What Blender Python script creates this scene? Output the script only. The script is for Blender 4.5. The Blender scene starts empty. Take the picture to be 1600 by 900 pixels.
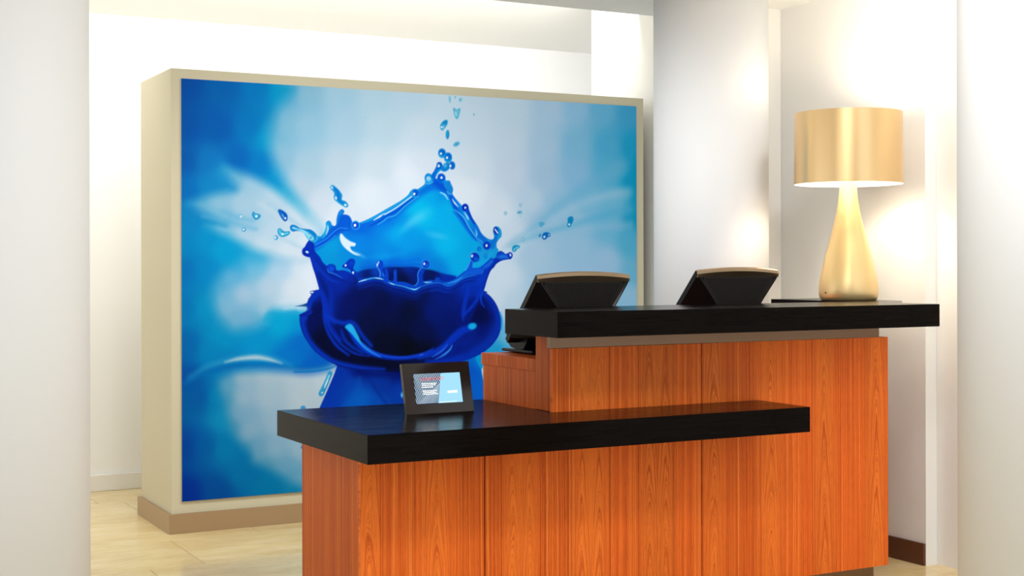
import bpy, bmesh, math, random
import numpy as np
from mathutils import Vector, Matrix
random.seed(4)
S = bpy.context.scene
COL = S.collection

# ------------------------------------------------------------------ camera, light, exposure
cam_d = bpy.data.cameras.new('camera'); cam = bpy.data.objects.new('camera', cam_d); COL.objects.link(cam)
cam_d.sensor_width = 36.0; cam_d.lens = 2186.2 / 1600 * 36; cam_d.shift_y = -(450 - 414.07) / 1600
cam_d.clip_start = 0.05; cam_d.clip_end = 100
cam.matrix_world = (Matrix.Translation((0, 0, 1.30)) @ Matrix.Rotation(math.radians(-28.2915), 4, 'Z')
                    @ Matrix.Rotation(math.radians(90), 4, 'X') @ Matrix.Rotation(math.radians(-0.1312), 4, 'Z'))
S.camera = cam
S.view_settings.view_transform = 'Standard'; S.view_settings.look = 'None'
S.view_settings.gamma = 1.0; S.view_settings.use_curve_mapping = False
S.view_settings.exposure = 0.29

W = bpy.data.worlds.new('daylight'); S.world = W; W.use_nodes = True
wb = W.node_tree.nodes['Background']; wb.inputs[0].default_value = (0.92, 0.965, 1.0, 1); wb.inputs[1].default_value = 1.3

def area(name, loc, target, size, power, col=(1, 1, 1), size_y=None, spread=180):
    d = bpy.data.lights.new(name, 'AREA'); d.energy = power; d.color = col; d.size = size; d.spread = math.radians(spread)
    if size_y: d.shape = 'RECTANGLE'; d.size_y = size_y
    o = bpy.data.objects.new(name, d); COL.objects.link(o); o.location = loc
    o.rotation_euler = (Vector(target) - Vector(loc)).to_track_quat('-Z', 'Y').to_euler(); return o
area('cove_lamp', (2.0, 7.0, 2.90), (2.0, 8.2, 2.45), 6.0, 42, (1, 0.99, 0.965), 0.25)
area('desk_fill_light', (2.0, 2.3, 2.53), (2.2, 3.6, 0.3), 1.6, 25, (1, 0.975, 0.94), 0.5, 150)  # unseen fill added to lift the desk front
area('mural_fill_light', (2.15, 4.7, 2.53), (2.95, 6.75, 0.70), 1.7, 22, (0.94, 0.975, 1.0), 0.3, 95)  # added wash so the mural reads bright enough, its fixture is invented
area('passage_fill_light', (3.80, 3.80, 2.53), (4.3, 4.4, 0), 0.25, 12, (1, 0.975, 0.95), 0.3)  # added fill for the low wall right of the desk, no known fitting
area('aisle_fill_light', (4.15, 3.0, 2.53), (4.15, 3.05, 0), 0.3, 4, (1, 0.975, 0.95), 0.3, 80)  # added downlight, brightens the right floor so it bounces onto the wall

# ------------------------------------------------------------------ materials
def mat(name):
    m = bpy.data.materials.new(name); m.use_nodes = True
    nt = m.node_tree; return m, nt, nt.nodes['Principled BSDF']
def plain(name, rgb, rough=0.5, metal=0.0, spec=0.5, emit=None, es=1.0, bump=None, aniso=0):
    m, nt, b = mat(name)
    b.inputs['Base Color'].default_value = (*rgb, 1); b.inputs['Roughness'].default_value = rough
    b.inputs['Metallic'].default_value = metal; b.inputs['Specular IOR Level'].default_value = spec
    if emit: b.inputs['Emission Color'].default_value = (*emit, 1); b.inputs['Emission Strength'].default_value = es
    if bump:
        n = nt.nodes.new('ShaderNodeTexNoise'); n.inputs['Scale'].default_value = bump[0]; n.inputs['Detail'].default_value = 3
        tc = nt.nodes.new('ShaderNodeTexCoord'); nt.links.new(tc.outputs['Object'], n.inputs['Vector'])
        bp = nt.nodes.new('ShaderNodeBump'); bp.inputs['Strength'].default_value = bump[1]; bp.inputs['Distance'].default_value = 0.002
        nt.links.new(n.outputs['Fac'], bp.inputs['Height']); nt.links.new(bp.outputs[0], b.inputs['Normal'])
    return m
def lin(r, g, b):
    f = lambda c: (c / 255 / 12.92) if c <= 10.3 else ((c / 255 + 0.055) / 1.055) ** 2.4
    return (f(r), f(g), f(b))
class NB:
    def __init__(s, nt): s.nt = nt
    def link(s, v, sock):
        if hasattr(v, 'is_output'): s.nt.links.new(v, sock)
        elif v is not None: sock.default_value = v
    def math(s, op, a, b=None, c=None):
        n = s.nt.nodes.new('ShaderNodeMath'); n.operation = op
        for i, v in enumerate((a, b, c)): s.link(v, n.inputs[i])
        return n.outputs[0]
    def comb(s, x, y, z):
        n = s.nt.nodes.new('ShaderNodeCombineXYZ')
        for i, v in enumerate((x, y, z)): s.link(v, n.inputs[i])
        return n.outputs[0]
    def noise(s, vec, scale=1, detail=2, w=None, dims='3D', rough=0.5):
        n = s.nt.nodes.new('ShaderNodeTexNoise'); n.noise_dimensions = dims
        if dims != '1D': s.link(vec, n.inputs['Vector'])
        if w is not None: s.link(w, n.inputs['W'])
        n.inputs['Scale'].default_value = scale; n.inputs['Detail'].default_value = detail; n.inputs['Roughness'].default_value = rough
        return n.outputs['Fac']
    def ramp(s, f, stops, interp='LINEAR'):
        n = s.nt.nodes.new('ShaderNodeValToRGB'); cr = n.color_ramp; cr.interpolation = interp
        while len(cr.elements) < len(stops): cr.elements.new(0.5)
        for e, (p, c) in zip(cr.elements, stops): e.position = p; e.color = (*c, 1) if len(c) == 3 else c
        s.link(f, n.inputs[0]); return n.outputs[0]
    def mix(s, f, a, b, blend='MIX'):
        n = s.nt.nodes.new('ShaderNodeMix'); n.data_type = 'RGBA'; n.blend_type = blend
        s.link(f, n.inputs[0]); s.link(a, n.inputs[6]); s.link(b, n.inputs[7]); return n.outputs[2]

WOOD_GAIN = 1.0
def wood(name, kind, half=0.04, axis='x', tint=1.0, dark=0.0):
    """teak veneer; kind: straight / single / double (book matched cathedral)"""
    m, nt, b = mat(name); N = NB(nt)
    tc = nt.nodes.new('ShaderNodeTexCoord'); sp = nt.nodes.new('ShaderNodeSeparateXYZ'); nt.links.new(tc.outputs['Object'], sp.inputs[0])
    oi = nt.nodes.new('ShaderNodeObjectInfo'); rnd = oi.outputs['Random']
    x = sp.outputs['X'] if axis == 'x' else sp.outputs['Y']; z = sp.outputs['Z']
    r40 = N.math('MULTIPLY', rnd, 40.0)
    # long stripes along the grain
    wob = N.math('MULTIPLY', N.noise(N.comb(0, r40, N.math('MULTIPLY', z, 2.0))), 0.006)
    xs = N.math('ADD', x, wob)
    stripe = N.noise(N.comb(N.math('MULTIPLY', xs, 140), r40, N.math('MULTIPLY', z, 0.35)), 1, 3, rough=0.6)
    fine = N.noise(N.comb(N.math('MULTIPLY', xs, 420), r40, N.math('MULTIPLY', z, 3.0)), 1, 2)
    pore = N.noise(N.comb(N.math('MULTIPLY', xs, 700), r40, N.math('MULTIPLY', z, 22.0)), 1, 1)
    broad = N.noise(N.comb(N.math('MULTIPLY', xs, 9), r40, N.math('MULTIPLY', z, 0.5)), 1, 1)
    base = N.ramp(stripe, [(0.28, lin(172, 70, 24)), (0.45, lin(205, 93, 33)), (0.57, lin(215, 104, 38)), (0.72, lin(238, 138, 60))])
    if kind != 'straight':
        u = N.math('ABSOLUTE', x)
        if kind == 'double': u = N.math('ABSOLUTE', N.math('SUBTRACT', u, half * 0.5))
        nz = N.math('MULTIPLY', N.noise(N.comb(N.math('MULTIPLY', x, 22), r40, N.math('MULTIPLY', z, 3.0)), 1, 2), 0.30)
        uu = N.math('MULTIPLY', N.math('MULTIPLY', u, u), 330.0 if kind == 'double' else 260.0)
        uu = N.math('ADD', uu, N.math('MULTIPLY', u, 2.2))
        ph = N.math('ADD', N.math('ADD', N.math('ADD', z, uu), nz), r40)
        ring = N.noise(None, 12.0, 3, w=ph, dims='1D', rough=0.6)
        cath = N.ramp(ring, [(0.30, lin(186, 82, 30)), (0.40, lin(208, 99, 35)), (0.50, lin(228, 121, 46)), (0.545, lin(216, 107, 38)), (0.560, lin(164, 66, 26)), (0.575, lin(211, 102, 36)), (0.72, lin(231, 124, 50))])
        mk = N.ramp(N.math('DIVIDE', N.math('ABSOLUTE', x), half), [(0.55, (1, 1, 1)), (1.0, (0.25, 0.25, 0.25))])
        base = N.mix(mk, base, cath)
    base = N.mix(0.6, base, N.ramp(fine, [(0.3, (0.72, 0.68, 0.64)), (0.6, (1.08, 1.08, 1.08))]), 'MULTIPLY')
    base = N.mix(0.35, base, N.ramp(pore, [(0.34, (0.45, 0.35, 0.3)), (0.42, (1, 1, 1))]), 'MULTIPLY')
    base = N.mix(0.4, base, N.ramp(broad, [(0.3, (0.86, 0.82, 0.8)), (0.7, (1.08, 1.08, 1.08))]), 'MULTIPLY')
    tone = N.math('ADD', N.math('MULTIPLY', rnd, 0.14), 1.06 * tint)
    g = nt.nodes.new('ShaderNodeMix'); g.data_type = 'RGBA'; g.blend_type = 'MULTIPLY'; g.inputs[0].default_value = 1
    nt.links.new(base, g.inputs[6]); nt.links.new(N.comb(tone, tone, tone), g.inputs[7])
    nt.links.new(g.outputs[2], b.inputs['Base Color'])
    b.inputs['Roughness'].default_value = 0.42; b.inputs['Specular IOR Level'].default_value = 0.13
    bp = nt.nodes.new('ShaderNodeBump'); bp.inputs['Strength'].default_value = 0.08; bp.inputs['Distance'].default_value = 0.001
    nt.links.new(fine, bp.inputs['Height']); nt.links.new(bp.outputs[0], b.inputs['Normal'])
    return m

def wenge(name):
    m, nt, b = mat(name); N = NB(nt)
    tc = nt.nodes.new('ShaderNodeTexCoord'); sp = nt.nodes.new('ShaderNodeSeparateXYZ'); nt.links.new(tc.outputs['Object'], sp.inputs[0])
    v = N.comb(N.math('MULTIPLY', sp.outputs['X'], 5), N.math('MULTIPLY', sp.outputs['Y'], 160), N.math('MULTIPLY', sp.outputs['Z'], 160))
    n = N.noise(v, 1, 3, rough=0.6)
    nt.links.new(N.ramp(n, [(0.3, (0.0010, 0.0006, 0.0005)), (0.7, (0.0055, 0.0034, 0.0028))]), b.inputs['Base Color'])
    nt.links.new(N.ramp(n, [(0.3, (0.26,) * 3), (0.7, (0.13,) * 3)]), b.inputs['Roughness'])
    b.inputs['Specular IOR Level'].default_value = 0.05
    bp = nt.nodes.new('ShaderNodeBump'); bp.inputs['Strength'].default_value = 0.10; bp.inputs['Distance'].default_value = 0.001
    nt.links.new(n, bp.inputs['Height']); nt.links.new(bp.outputs[0], b.inputs['Normal'])
    return m

def marble(name):
    m, nt, b = mat(name); N = NB(nt)
    tc = nt.nodes.new('ShaderNodeTexCoord'); oi = nt.nodes.new('ShaderNodeObjectInfo')
    sp = nt.nodes.new('ShaderNodeSeparateXYZ'); nt.links.new(tc.outputs['Object'], sp.inputs[0])
    r = N.math('MULTIPLY', oi.outputs['Random'], 30)
    v = N.comb(N.math('MULTIPLY', sp.outputs['X'], 1.6), N.math('MULTIPLY', sp.outputs['Y'], 4.5), r)
    c = N.noise(v, 1.6, 5, rough=0.62)
    base = N.ramp(c, [(0.25, lin(216, 188, 130)), (0.5, lin(230, 207, 154)), (0.75, lin(240, 222, 176))])
    vn = N.noise(v, 3.4, 4, rough=0.7)
    base = N.mix(0.5, base, N.ramp(vn, [(0.44, (1, 1, 1)), (0.49, (0.90, 0.86, 0.80)), (0.53, (1, 1, 1))]), 'MULTIPLY')
    t = N.math('ADD', N.math('MULTIPLY', oi.outputs['Random'], 0.08), 0.94)
    base = N.mix(1.0, base, N.comb(t, t, t), 'MULTIPLY')
    nt.links.new(base, b.inputs['Base Color'])
    b.inputs['Roughness'].default_value = 0.16; b.inputs['Specular IOR Level'].default_value = 0.35
    return m

M = {}
M['wall'] = plain('white_paint', (0.86, 0.86, 0.85), 0.7, bump=(180, 0.05))
M['ceil'] = plain('ceiling_paint', (0.90, 0.90, 0.88), 0.8)
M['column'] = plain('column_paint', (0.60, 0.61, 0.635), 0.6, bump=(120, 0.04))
M['partition'] = plain('beige_paint', lin(199, 191, 164), 0.6, bump=(200, 0.05))
M['skirt_white'] = plain('pale_stone', (0.80, 0.78, 0.73), 0.4, bump=(30, 0.2))
M['skirt_taupe'] = plain('taupe_skirting', lin(160, 132, 98), 0.35, spec=0.4)
M['skirt_dark'] = plain('dark_wood_skirting', lin(92, 52, 30), 0.4)
M['marble'] = marble('beige_marble'); M['grout'] = plain('grout', lin(165, 142, 104), 0.6)
M['wenge'] = wenge('dark_wenge')
M['carcass'] = plain('carcass_shadow_gap', (0.02, 0.009, 0.005), 0.7)
M['steel'] = plain('brushed_steel', (0.17, 0.112, 0.078), 0.25, 1.0)
M['gold'] = plain('satin_gold', (0.82, 0.60, 0.29), 0.36, 0.65)
M['gold_shade'] = plain('gold_shade', (0.76, 0.53, 0.27), 0.32, 1.0)
M['lining'] = plain('white_shade_lining', (0.9, 0.86, 0.78), 0.6)
M['bulb'] = plain('lit_bulb', (1, 1, 1), 0.4, emit=(1, 0.85, 0.62), es=18)
M['black_plastic'] = plain('black_plastic', (0.007, 0.0055, 0.0055), 0.34, spec=0.16, bump=(900, 0.03))
M['grille'] = plain('grille_hole', (0.001, 0.001, 0.001), 0.9, spec=0)
M['bronze'] = plain('bronze_trim', (0.30, 0.22, 0.14), 0.30, 0.9)
M['monitor_glass'] = plain('monitor_screen', (0.05, 0.08, 0.12), 0.1, emit=(0.25, 0.4, 0.6), es=0.5)
M['bezel'] = plain('dark_brown_bezel', (0.018, 0.0095, 0.0075), 0.16, spec=0.5)
M['aluminium'] = plain('panel_edge', (0.55, 0.52, 0.48), 0.4, 0.6)
M['wood_double'] = wood('teak_double', 'double', 0.07); M['wood_single'] = wood('teak_single', 'single', 0.05)
M['wood_straight'] = wood('teak_straight', 'straight'); M['wood_shaded_side'] = wood('teak_shaded_side', 'straight', axis='y', tint=0.72)  # side copy is tinted darker, putting the side faces' shade into the colour
M['cable'] = plain('lamp_cable', (0.01, 0.01, 0.01), 0.5)

# ------------------------------------------------------------------ builders
def put(name, bm, m, parent=None, loc=(0, 0, 0), smooth=False):
    me = bpy.data.meshes.new(name); bm.normal_update(); bm.to_mesh(me); bm.free()
    if smooth:
        for p in me.polygons: p.use_smooth = True
    for mm in (m if isinstance(m, (list, tuple)) else [m]): me.materials.append(mm)
    o = bpy.data.objects.new(name, me); COL.objects.link(o); o.location = loc
    if parent: o.parent = parent
    return o
def empty(name, loc=(0, 0, 0), rz=0):
    o = bpy.data.objects.new(name, None); COL.objects.link(o); o.location = loc; o.rotation_euler = (0, 0, rz); o.empty_display_size = 0.1; return o
def tag(o, label, cat, group=None):
    o['label'] = label; o['category'] = cat
    if group: o['group'] = group
    return o
def box(bm, x0, x1, y0, y1, z0, z1, bev=0):
    r = bmesh.ops.create_cube(bm, size=1)
    bmesh.ops.scale(bm, vec=(x1 - x0, y1 - y0, z1 - z0), verts=r['verts'])
    bmesh.ops.translate(bm, vec=((x0 + x1) / 2, (y0 + y1) / 2, (z0 + z1) / 2), verts=r['verts'])
    if bev:
        es = list({e for v in r['verts'] for e in v.link_edges}); bmesh.ops.bevel(bm, geom=es, offset=bev, segments=2, affect='EDGES', profile=0.5)
def boxo(name, x0, x1, y0, y1, z0, z1, m, parent=None, bev=0, loc=(0, 0, 0)):
    bm = bmesh.new(); box(bm, x0, x1, y0, y1, z0, z1, bev); return put(name, bm, m, parent, loc)
def prism(bm, pts, z0, z1):
    a = [bm.verts.new((x, y, z0)) for x, y in pts]; c = [bm.verts.new((x, y, z1)) for x, y in pts]; n = len(pts)
    bm.faces.new(a[::-1]); bm.faces.new(c)
    for i in range(n): bm.faces.new((a[i], a[(i + 1) % n], c[(i + 1) % n], c[i]))
    bmesh.ops.recalc_face_normals(bm, faces=bm.faces)
def lathe(bm, prof, seg=96, close=False):
    rings = []
    for r, z in prof: rings.append([bm.verts.new((r * math.cos(2 * math.pi * i / seg), r * math.sin(2 * math.pi * i / seg), z)) for i in range(seg)])
    for a, c in zip(rings, rings[1:]):
        for i in range(seg): bm.faces.new((a[i], a[(i + 1) % seg], c[(i + 1) % seg], c[i]))
    if close:
        bm.faces.new(rings[0][::-1]); bm.faces.new(rings[-1])
def struct(o): o['kind'] = 'structure'; return o
def tube(bm, pts, r, seg=8):
    prev = None
    for i, p in enumerate(pts):
        p = Vector(p); d = (Vector(pts[min(i + 1, len(pts) - 1)]) - Vector(pts[max(i - 1, 0)])).normalized()
        u = d.orthogonal().normalized(); v = d.cross(u)
        if prev: u = (prev[1] - d * prev[1].dot(d)).normalized(); v = d.cross(u)
        ring = [bm.verts.new(p + r * (math.cos(2 * math.pi * k / seg) * u + math.sin(2 * math.pi * k / seg) * v)) for k in range(seg)]
        if prev:
            for k in range(seg): bm.faces.new((prev[0][k], prev[0][(k + 1) % seg], ring[(k + 1) % seg], ring[k]))
        prev = (ring, u)

# ------------------------------------------------------------------ the room
fl = struct(boxo('floor', -4, 7, -4, 8.5, -0.20, -0.014, M['grout']))
tiles = {}
rows = [-0.54 + 0.595 * i for i in range(-5, 16)]
for i, y0 in enumerate(rows):
    y1 = y0 + 0.595
    offs = {11: 1.47, 12: 1.712, 13: 2.15, 14: 1.768}.get(round((y0 - 6.03) / 0.595) + 12, 0.37 * i % 0.9)
    x0 = offs - 0.9 * math.ceil((offs + 3.6) / 0.9)
    while x0 < 5.2:
        me = tiles.get('t')
        if me is None:
            bm = bmesh.new(); box(bm, 0.0014, 0.8986, 0.0014, 0.5936, -0.013, 0, 0.0006); o = put('tile', bm, M['marble'], fl); me = tiles['t'] = o.data
        else:
            o = bpy.data.objects.new('tile', me); COL.objects.link(o); o.parent = fl
        o.location = (x0, y0, 0); x0 += 0.9
struct(boxo('ceiling', -4, 7, 2.0, 5.868, 2.552, 3.3, M['ceil']))
# the raised ceiling behind the edge curves down to the back wall
bm = bmesh.new()
prof = [(8.246, 2.757), (8.0, 2.83), (7.75, 2.91), (7.5, 2.985), (7.2, 3.05), (6.8, 3.09), (5.868, 3.10), (5.868, 3.2), (8.246, 3.2)]
a = [bm.verts.new((-4, y, z)) for y, z in prof]; c = [bm.verts.new((7, y, z)) for y, z in prof]; n = len(prof)
for i in range(n): bm.faces.new((a[i], a[(i + 1) % n], c[(i + 1) % n], c[i]))
bm.faces.new(a[::-1]); bm.faces.new(c); bmesh.ops.recalc_face_normals(bm, faces=bm.faces)
struct(put('ceiling', bm, M['ceil']))
struct(boxo('wall_back', -4, 7, 8.246, 8.45, -0.014, 3.3, M['wall']))
struct(boxo('baseboard_back', -4, 4.6, 8.230, 8.245, 0.0005, 0.095, M['skirt_white'], bev=0.003))
struct(boxo('wall_right', 4.426, 4.60, 4.465, 5.56, -0.014, 2.552, M['wall']))
struct(boxo('wall_nook', 4.05, 4.425, 5.43, 5.56, -0.014, 2.552, M['wall']))
struct(boxo('baseboard_right', 4.412, 4.4255, 4.466, 5.428, 0.0005, 0.095, M['skirt_dark'], bev=0.002))
struct(boxo('wall_front', 4.49, 4.70, 0.2, 4.464, -0.014, 2.552, M['wall']))
struct(boxo('wall_pier', 4.60, 5.30, 6.60, 7.488, -0.014, 3.05, M['wall']))

def column(x, y, r, z1, label):
    bm = bmesh.new(); lathe(bm, [(r, 0), (r, z1)], 128, True)
    o = put('column', bm, M['column'], loc=(x, y, 0.0))
    for p in o.data.polygons: p.use_smooth = len(p.vertices) == 4
    return tag(o, label, 'column')
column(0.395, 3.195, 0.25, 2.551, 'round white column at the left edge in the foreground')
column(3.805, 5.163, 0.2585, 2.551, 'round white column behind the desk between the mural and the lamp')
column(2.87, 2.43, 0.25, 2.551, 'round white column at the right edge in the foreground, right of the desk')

# free standing partition with its skirting
pt = boxo('partition_wall', 1.7606, 4.5015, 6.7577, 7.365, 0, 2.2598, M['partition'], bev=0.002)
tag(pt, 'beige freestanding partition wall carrying the large blue mural', 'partition')
bm = bmesh.new(); o_, i_ = 0.0175, 0.0005
X0, X1, Y0, Y1 = 1.7606, 4.5015, 6.7577, 7.365
for (x0, x1, y0, y1) in ((X0 - o_, X1 + o_, Y0 - o_, Y0 - i_), (X0 - o_, X1 + o_, Y1 + i_, Y1 + o_), (X0 - o_, X0 - i_, Y0 - i_, Y1 + i_), (X1 + i_, X1 + o_, Y0 - i_, Y1 + i_)):
    box(bm, x0, x1, y0, y1, 0.0008, 0.0948)
put('baseboard', bm, M['skirt_taupe'], pt)['label'] = 'taupe skirting round the foot of the partition'

# ------------------------------------------------------------------ the mural print
def smooth_path(pts, closed, n=6):
    P=np.asarray(pts,float)
    if len(P)<3: return P
    if closed: Q=np.vstack([P[-1],P,P[0],P[1]])
    else: Q=np.vstack([2*P[0]-P[1],P,2*P[-1]-P[-2]])
    out=[]
    for i in range(1,len(Q)-2):
        p0,p1,p2,p3=Q[i-1],Q[i],Q[i+1],Q[i+2]
        for t in np.linspace(0,1,n,endpoint=False):
            out.append(.5*((2*p1)+(-p0+p2)*t+(2*p0-5*p1+4*p2-p3)*t*t+(-p0+3*p1-3*p2+p3)*t**3))
    if not closed: out.append(Q[-2])
    return np.array(out)
def field(X,Y,pts):
    P=np.asarray(pts,float); W=0; C=0
    for x,y,r,g,b in P:
        w=1/((X-x)**2+(Y-y)**2+FS**2)**2
        W=W+w; C=C+w[:,None]*np.array([r,g,b])
    return C/W[:,None]
FS=44.0
class Canvas:
    def __init__(s,X,Y):
        s.X=X.ravel(); s.Y=Y.ravel(); s.C=np.zeros((s.X.size,3)); s.clip={}
    def sel(s,P,m):
        return np.nonzero((s.X>P[:,0].min()-m)&(s.X<P[:,0].max()+m)&(s.Y>P[:,1].min()-m)&(s.Y<P[:,1].max()+m))[0]
    def put(s,idx,a,col,clip):
        if clip: a=a*s.clip[clip][idx]
        if isinstance(col,list): c=field(s.X[idx],s.Y[idx],col)
        else: c=np.array(col,float)
        s.C[idx]=s.C[idx]*(1-a[:,None])+c*a[:,None]
    def segdist(s,x,y,P,W=None):
        best=np.full(x.shape,1e9)
        for i in range(len(P)-1):
            a,b=P[i],P[i+1]; d=b-a; L=d@d+1e-12
            t=np.clip(((x-a[0])*d[0]+(y-a[1])*d[1])/L,0,1)
            r=np.hypot(x-a[0]-t*d[0],y-a[1]-t*d[1])
            if W is not None: r=r-(W[i]+(W[i+1]-W[i])*t)
            best=np.minimum(best,r)
        return best
    def poly(s,pts,col,soft=.8,op=1,clip=None,name=None,sharp=False):
        P=np.asarray(pts,float) if sharp else smooth_path(pts,True)
        idx=s.sel(P,soft*1.5); x,y=s.X[idx],s.Y[idx]
        Q=np.vstack([P,P[:1]]); ins=np.zeros(x.shape,bool)
        for i in range(len(P)):
            (x0,y0),(x1,y1)=Q[i],Q[i+1]
            if y0==y1: continue
            c=((y0>y)!=(y1>y))&(x<(x1-x0)*(y-y0)/(y1-y0)+x0)
            ins^=c
        d=s.segdist(x,y,Q); d=np.where(ins,-d,d)
        t=np.clip(.5-d/(2*soft),0,1); a=t*t*(3-2*t)*op
        if name:
            m=np.zeros(s.X.size); m[idx]=a/op; s.clip[name]=m
        if col is not None: s.put(idx,a,col,clip)
    def stroke(s,pts,w,col,soft=.8,op=1,clip=None):
        n=len(pts); w=np.asarray(w if hasattr(w,'__len__') else [w]*n,float)/2
        w=np.interp(np.linspace(0,1,n),np.linspace(0,1,len(w)),w)
        P=smooth_path(pts,False,5)
        W=np.interp(np.linspace(0,1,len(P)),np.linspace(0,1,n),w)
        idx=s.sel(P,W.max()+soft*1.5)
        d=s.segdist(s.X[idx],s.Y[idx],P,W)
        t=np.clip(.5-d/(2*soft),0,1); s.put(idx,t*t*(3-2*t)*op,col,clip)
    def ell(s,c,r,col,ang=0,soft=.8,op=1,clip=None):
        rx,ry=r; R=max(rx,ry)
        P=np.array([[c[0]-R,c[1]-R],[c[0]+R,c[1]+R]]); idx=s.sel(P,soft*1.5)
        x=s.X[idx]-c[0]; y=s.Y[idx]-c[1]; k=np.radians(ang); u=x*np.cos(k)+y*np.sin(k); v=-x*np.sin(k)+y*np.cos(k)
        q=np.sqrt((u/rx)**2+(v/ry)**2)+1e-9; d=(q-1)*min(rx,ry)
        t=np.clip(.5-d/(2*soft),0,1); s.put(idx,t*t*(3-2*t)*op,col,clip)

def paint(cv):
    fill = lambda pts: cv.C.__setitem__(slice(None), field(cv.X, cv.Y, pts))
    poly, stroke, ell = cv.poly, cv.stroke, cv.ell
    fill([[23,8,0,78,165],[214,12,0,98,175],[377,9,0,120,190],[510,26,0,152,200],[22,241,0,82,165],[181,234,0,90,172],[343,227,0,116,185],[426,271,0,148,197],[22,397,0,88,168],[132,399,10,116,185],[277,388,0,98,178],[409,416,0,120,188],[475,462,0,140,195],[21,552,0,105,180],[148,518,12,130,190],[212,460,25,142,196],[542,573,0,150,195],[609,636,20,160,200],[678,684,90,178,205],[21,646,10,125,185],[52,707,10,130,188],[21,801,0,128,185],[116,769,0,140,192],[212,832,0,150,198],[374,901,50,162,200],[507,905,120,178,205],[21,926,0,110,175],[115,926,0,130,188],[20,1112,0,113,174],[115,1114,0,138,185],[195,1257,0,138,185],[374,1277,0,138,190],[507,1201,0,155,195],[608,1187,0,140,195],[608,1316,0,100,185],[710,1384,0,88,180],[557,1379,0,110,185],[20,1299,0,98,165],[146,1334,0,125,180],[19,1455,0,78,155],[210,1415,0,115,175],[82,1551,0,85,155],[178,1555,0,125,175],[19,1797,0,65,150],[113,1803,0,90,160],[209,1809,0,118,170],[18,2030,0,46,145],[177,2027,0,75,150],[306,1942,0,110,165],[438,2032,0,115,165],[589,2060,12,125,170],[216,1667,10,135,180],[642,1480,0,80,180],[641,1642,0,100,170],[1064,1196,0,90,180],[1821,1562,20,140,195]])
    poly([(611.2,-109.0),(560.1,23.5),(495.9,107.5),(455.6,189.8),(442.1,270.5),(455.3,350.1),(488.5,429.2),(542.0,514.7),(616.3,610.1),(698.3,699.8),(781.1,790.6),(1064.3,995.9),(1663.4,1555.2),(1820.6,1702.0),(2790.0,1751.4),(2795.5,-253.3)],[[1213,20,190,215,228],[1437,24,200,221,231],[1825,38,198,219,230],[2067,37,178,208,228],[2233,28,148,197,225],[2402,27,108,184,218],[2596,35,68,168,210],[543,41,95,172,205],[645,51,140,190,212],[818,42,165,203,220],[1031,36,182,212,225],[476,221,100,172,203],[526,219,135,188,210],[645,213,150,195,215],[852,204,172,205,220],[1066,195,190,214,225],[1286,219,205,222,230],[1589,172,203,221,231],[1824,231,200,218,229],[2026,259,175,205,225],[2232,251,130,190,218],[2444,243,80,175,212],[2608,236,30,163,205],[509,380,140,186,208],[644,408,168,198,212],[817,403,190,208,218],[1030,396,205,220,226],[1286,371,217,227,233],[1589,379,212,224,231],[1824,406,200,215,228],[2025,436,170,200,222],[2232,394,140,190,220],[2444,370,90,180,213],[2617,420,10,158,200],[610,539,180,200,212],[712,602,202,213,220],[816,666,216,223,228],[994,530,223,229,233],[1212,424,228,234,239],[1550,518,226,233,237],[1744,618,215,225,232],[1944,544,190,212,226],[2107,576,150,195,220],[2315,572,125,190,218],[2486,569,112,188,216],[2616,640,20,158,200],[1823,757,206,219,228],[2025,684,158,195,217],[2231,664,150,195,218],[2443,679,110,185,215],[2594,787,85,178,210],[1943,861,172,202,221],[2231,825,155,195,220],[2442,897,157,196,222],[2615,971,110,183,212],[1783,966,207,221,231],[2024,1003,165,200,222],[2314,1005,160,196,223],[2593,1081,150,195,221],[1704,1105,205,220,230],[1822,1142,190,212,225],[1782,1316,110,180,212],[1742,1367,20,150,205],[1802,1386,70,170,210],[1683,1452,0,150,205],[781,781,212,220,226],[1665,862,210,222,230]],soft=58.9)
    poly([(212.5,431.3),(283.8,444.9),(375.4,477.3),(468.2,526.1),(548.6,582.2),(636.7,658.4),(712.0,732.3),(684.2,836.7),(629.3,888.7),(547.9,882.2),(467.4,859.8),(391.1,837.5),(309.0,799.7),(211.8,756.0),(122.2,716.1),(173.3,709.2),(218.3,711.8),(147.8,681.2),(52.7,620.2),(40.1,601.7),(132.1,568.6),(218.7,547.8),(270.5,534.0),(244.7,484.0)],[[219,441,60,158,198],[251,471,110,175,202],[375,496,155,192,210],[475,542,180,203,215],[609,668,195,210,218],[46,605,50,152,195],[100,613,105,173,202],[180,596,140,187,207],[309,609,165,195,210],[441,639,175,200,213],[135,707,60,158,198],[212,696,115,177,204],[342,688,150,190,210],[474,751,180,203,215],[196,744,140,188,207],[309,784,175,200,212],[408,831,192,208,216],[541,847,205,215,220],[643,798,210,218,224],[575,766,195,210,218]],soft=42.0)
    stroke([(205.6,642.6),(283.2,673.1),(358.5,687.9)],[12.8,22.5,9.6],(95,170,203),soft=19.3,op=0.65)
    stroke([(109.6,669.2),(195.8,686.9),(276.6,704.8),(374.8,729.2)],[16.0,25.6,9.6],(90,168,202),soft=19.2,op=0.6)
    stroke([(441.3,606.8),(541.6,669.4),(626.3,726.6)],[9.9,16.5,6.6],(130,182,208),soft=19.8,op=0.5)
    stroke([(507.7,772.9),(575.1,804.7),(636.2,830.3)],[9.9,16.5,9.9],(160,195,215),soft=16.5,op=0.6)
    stroke([(391.6,601.3),(457.9,632.1),(524.8,685.8)],[9.8,19.6,9.8],(200,212,218),soft=22.9,op=0.5)
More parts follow.
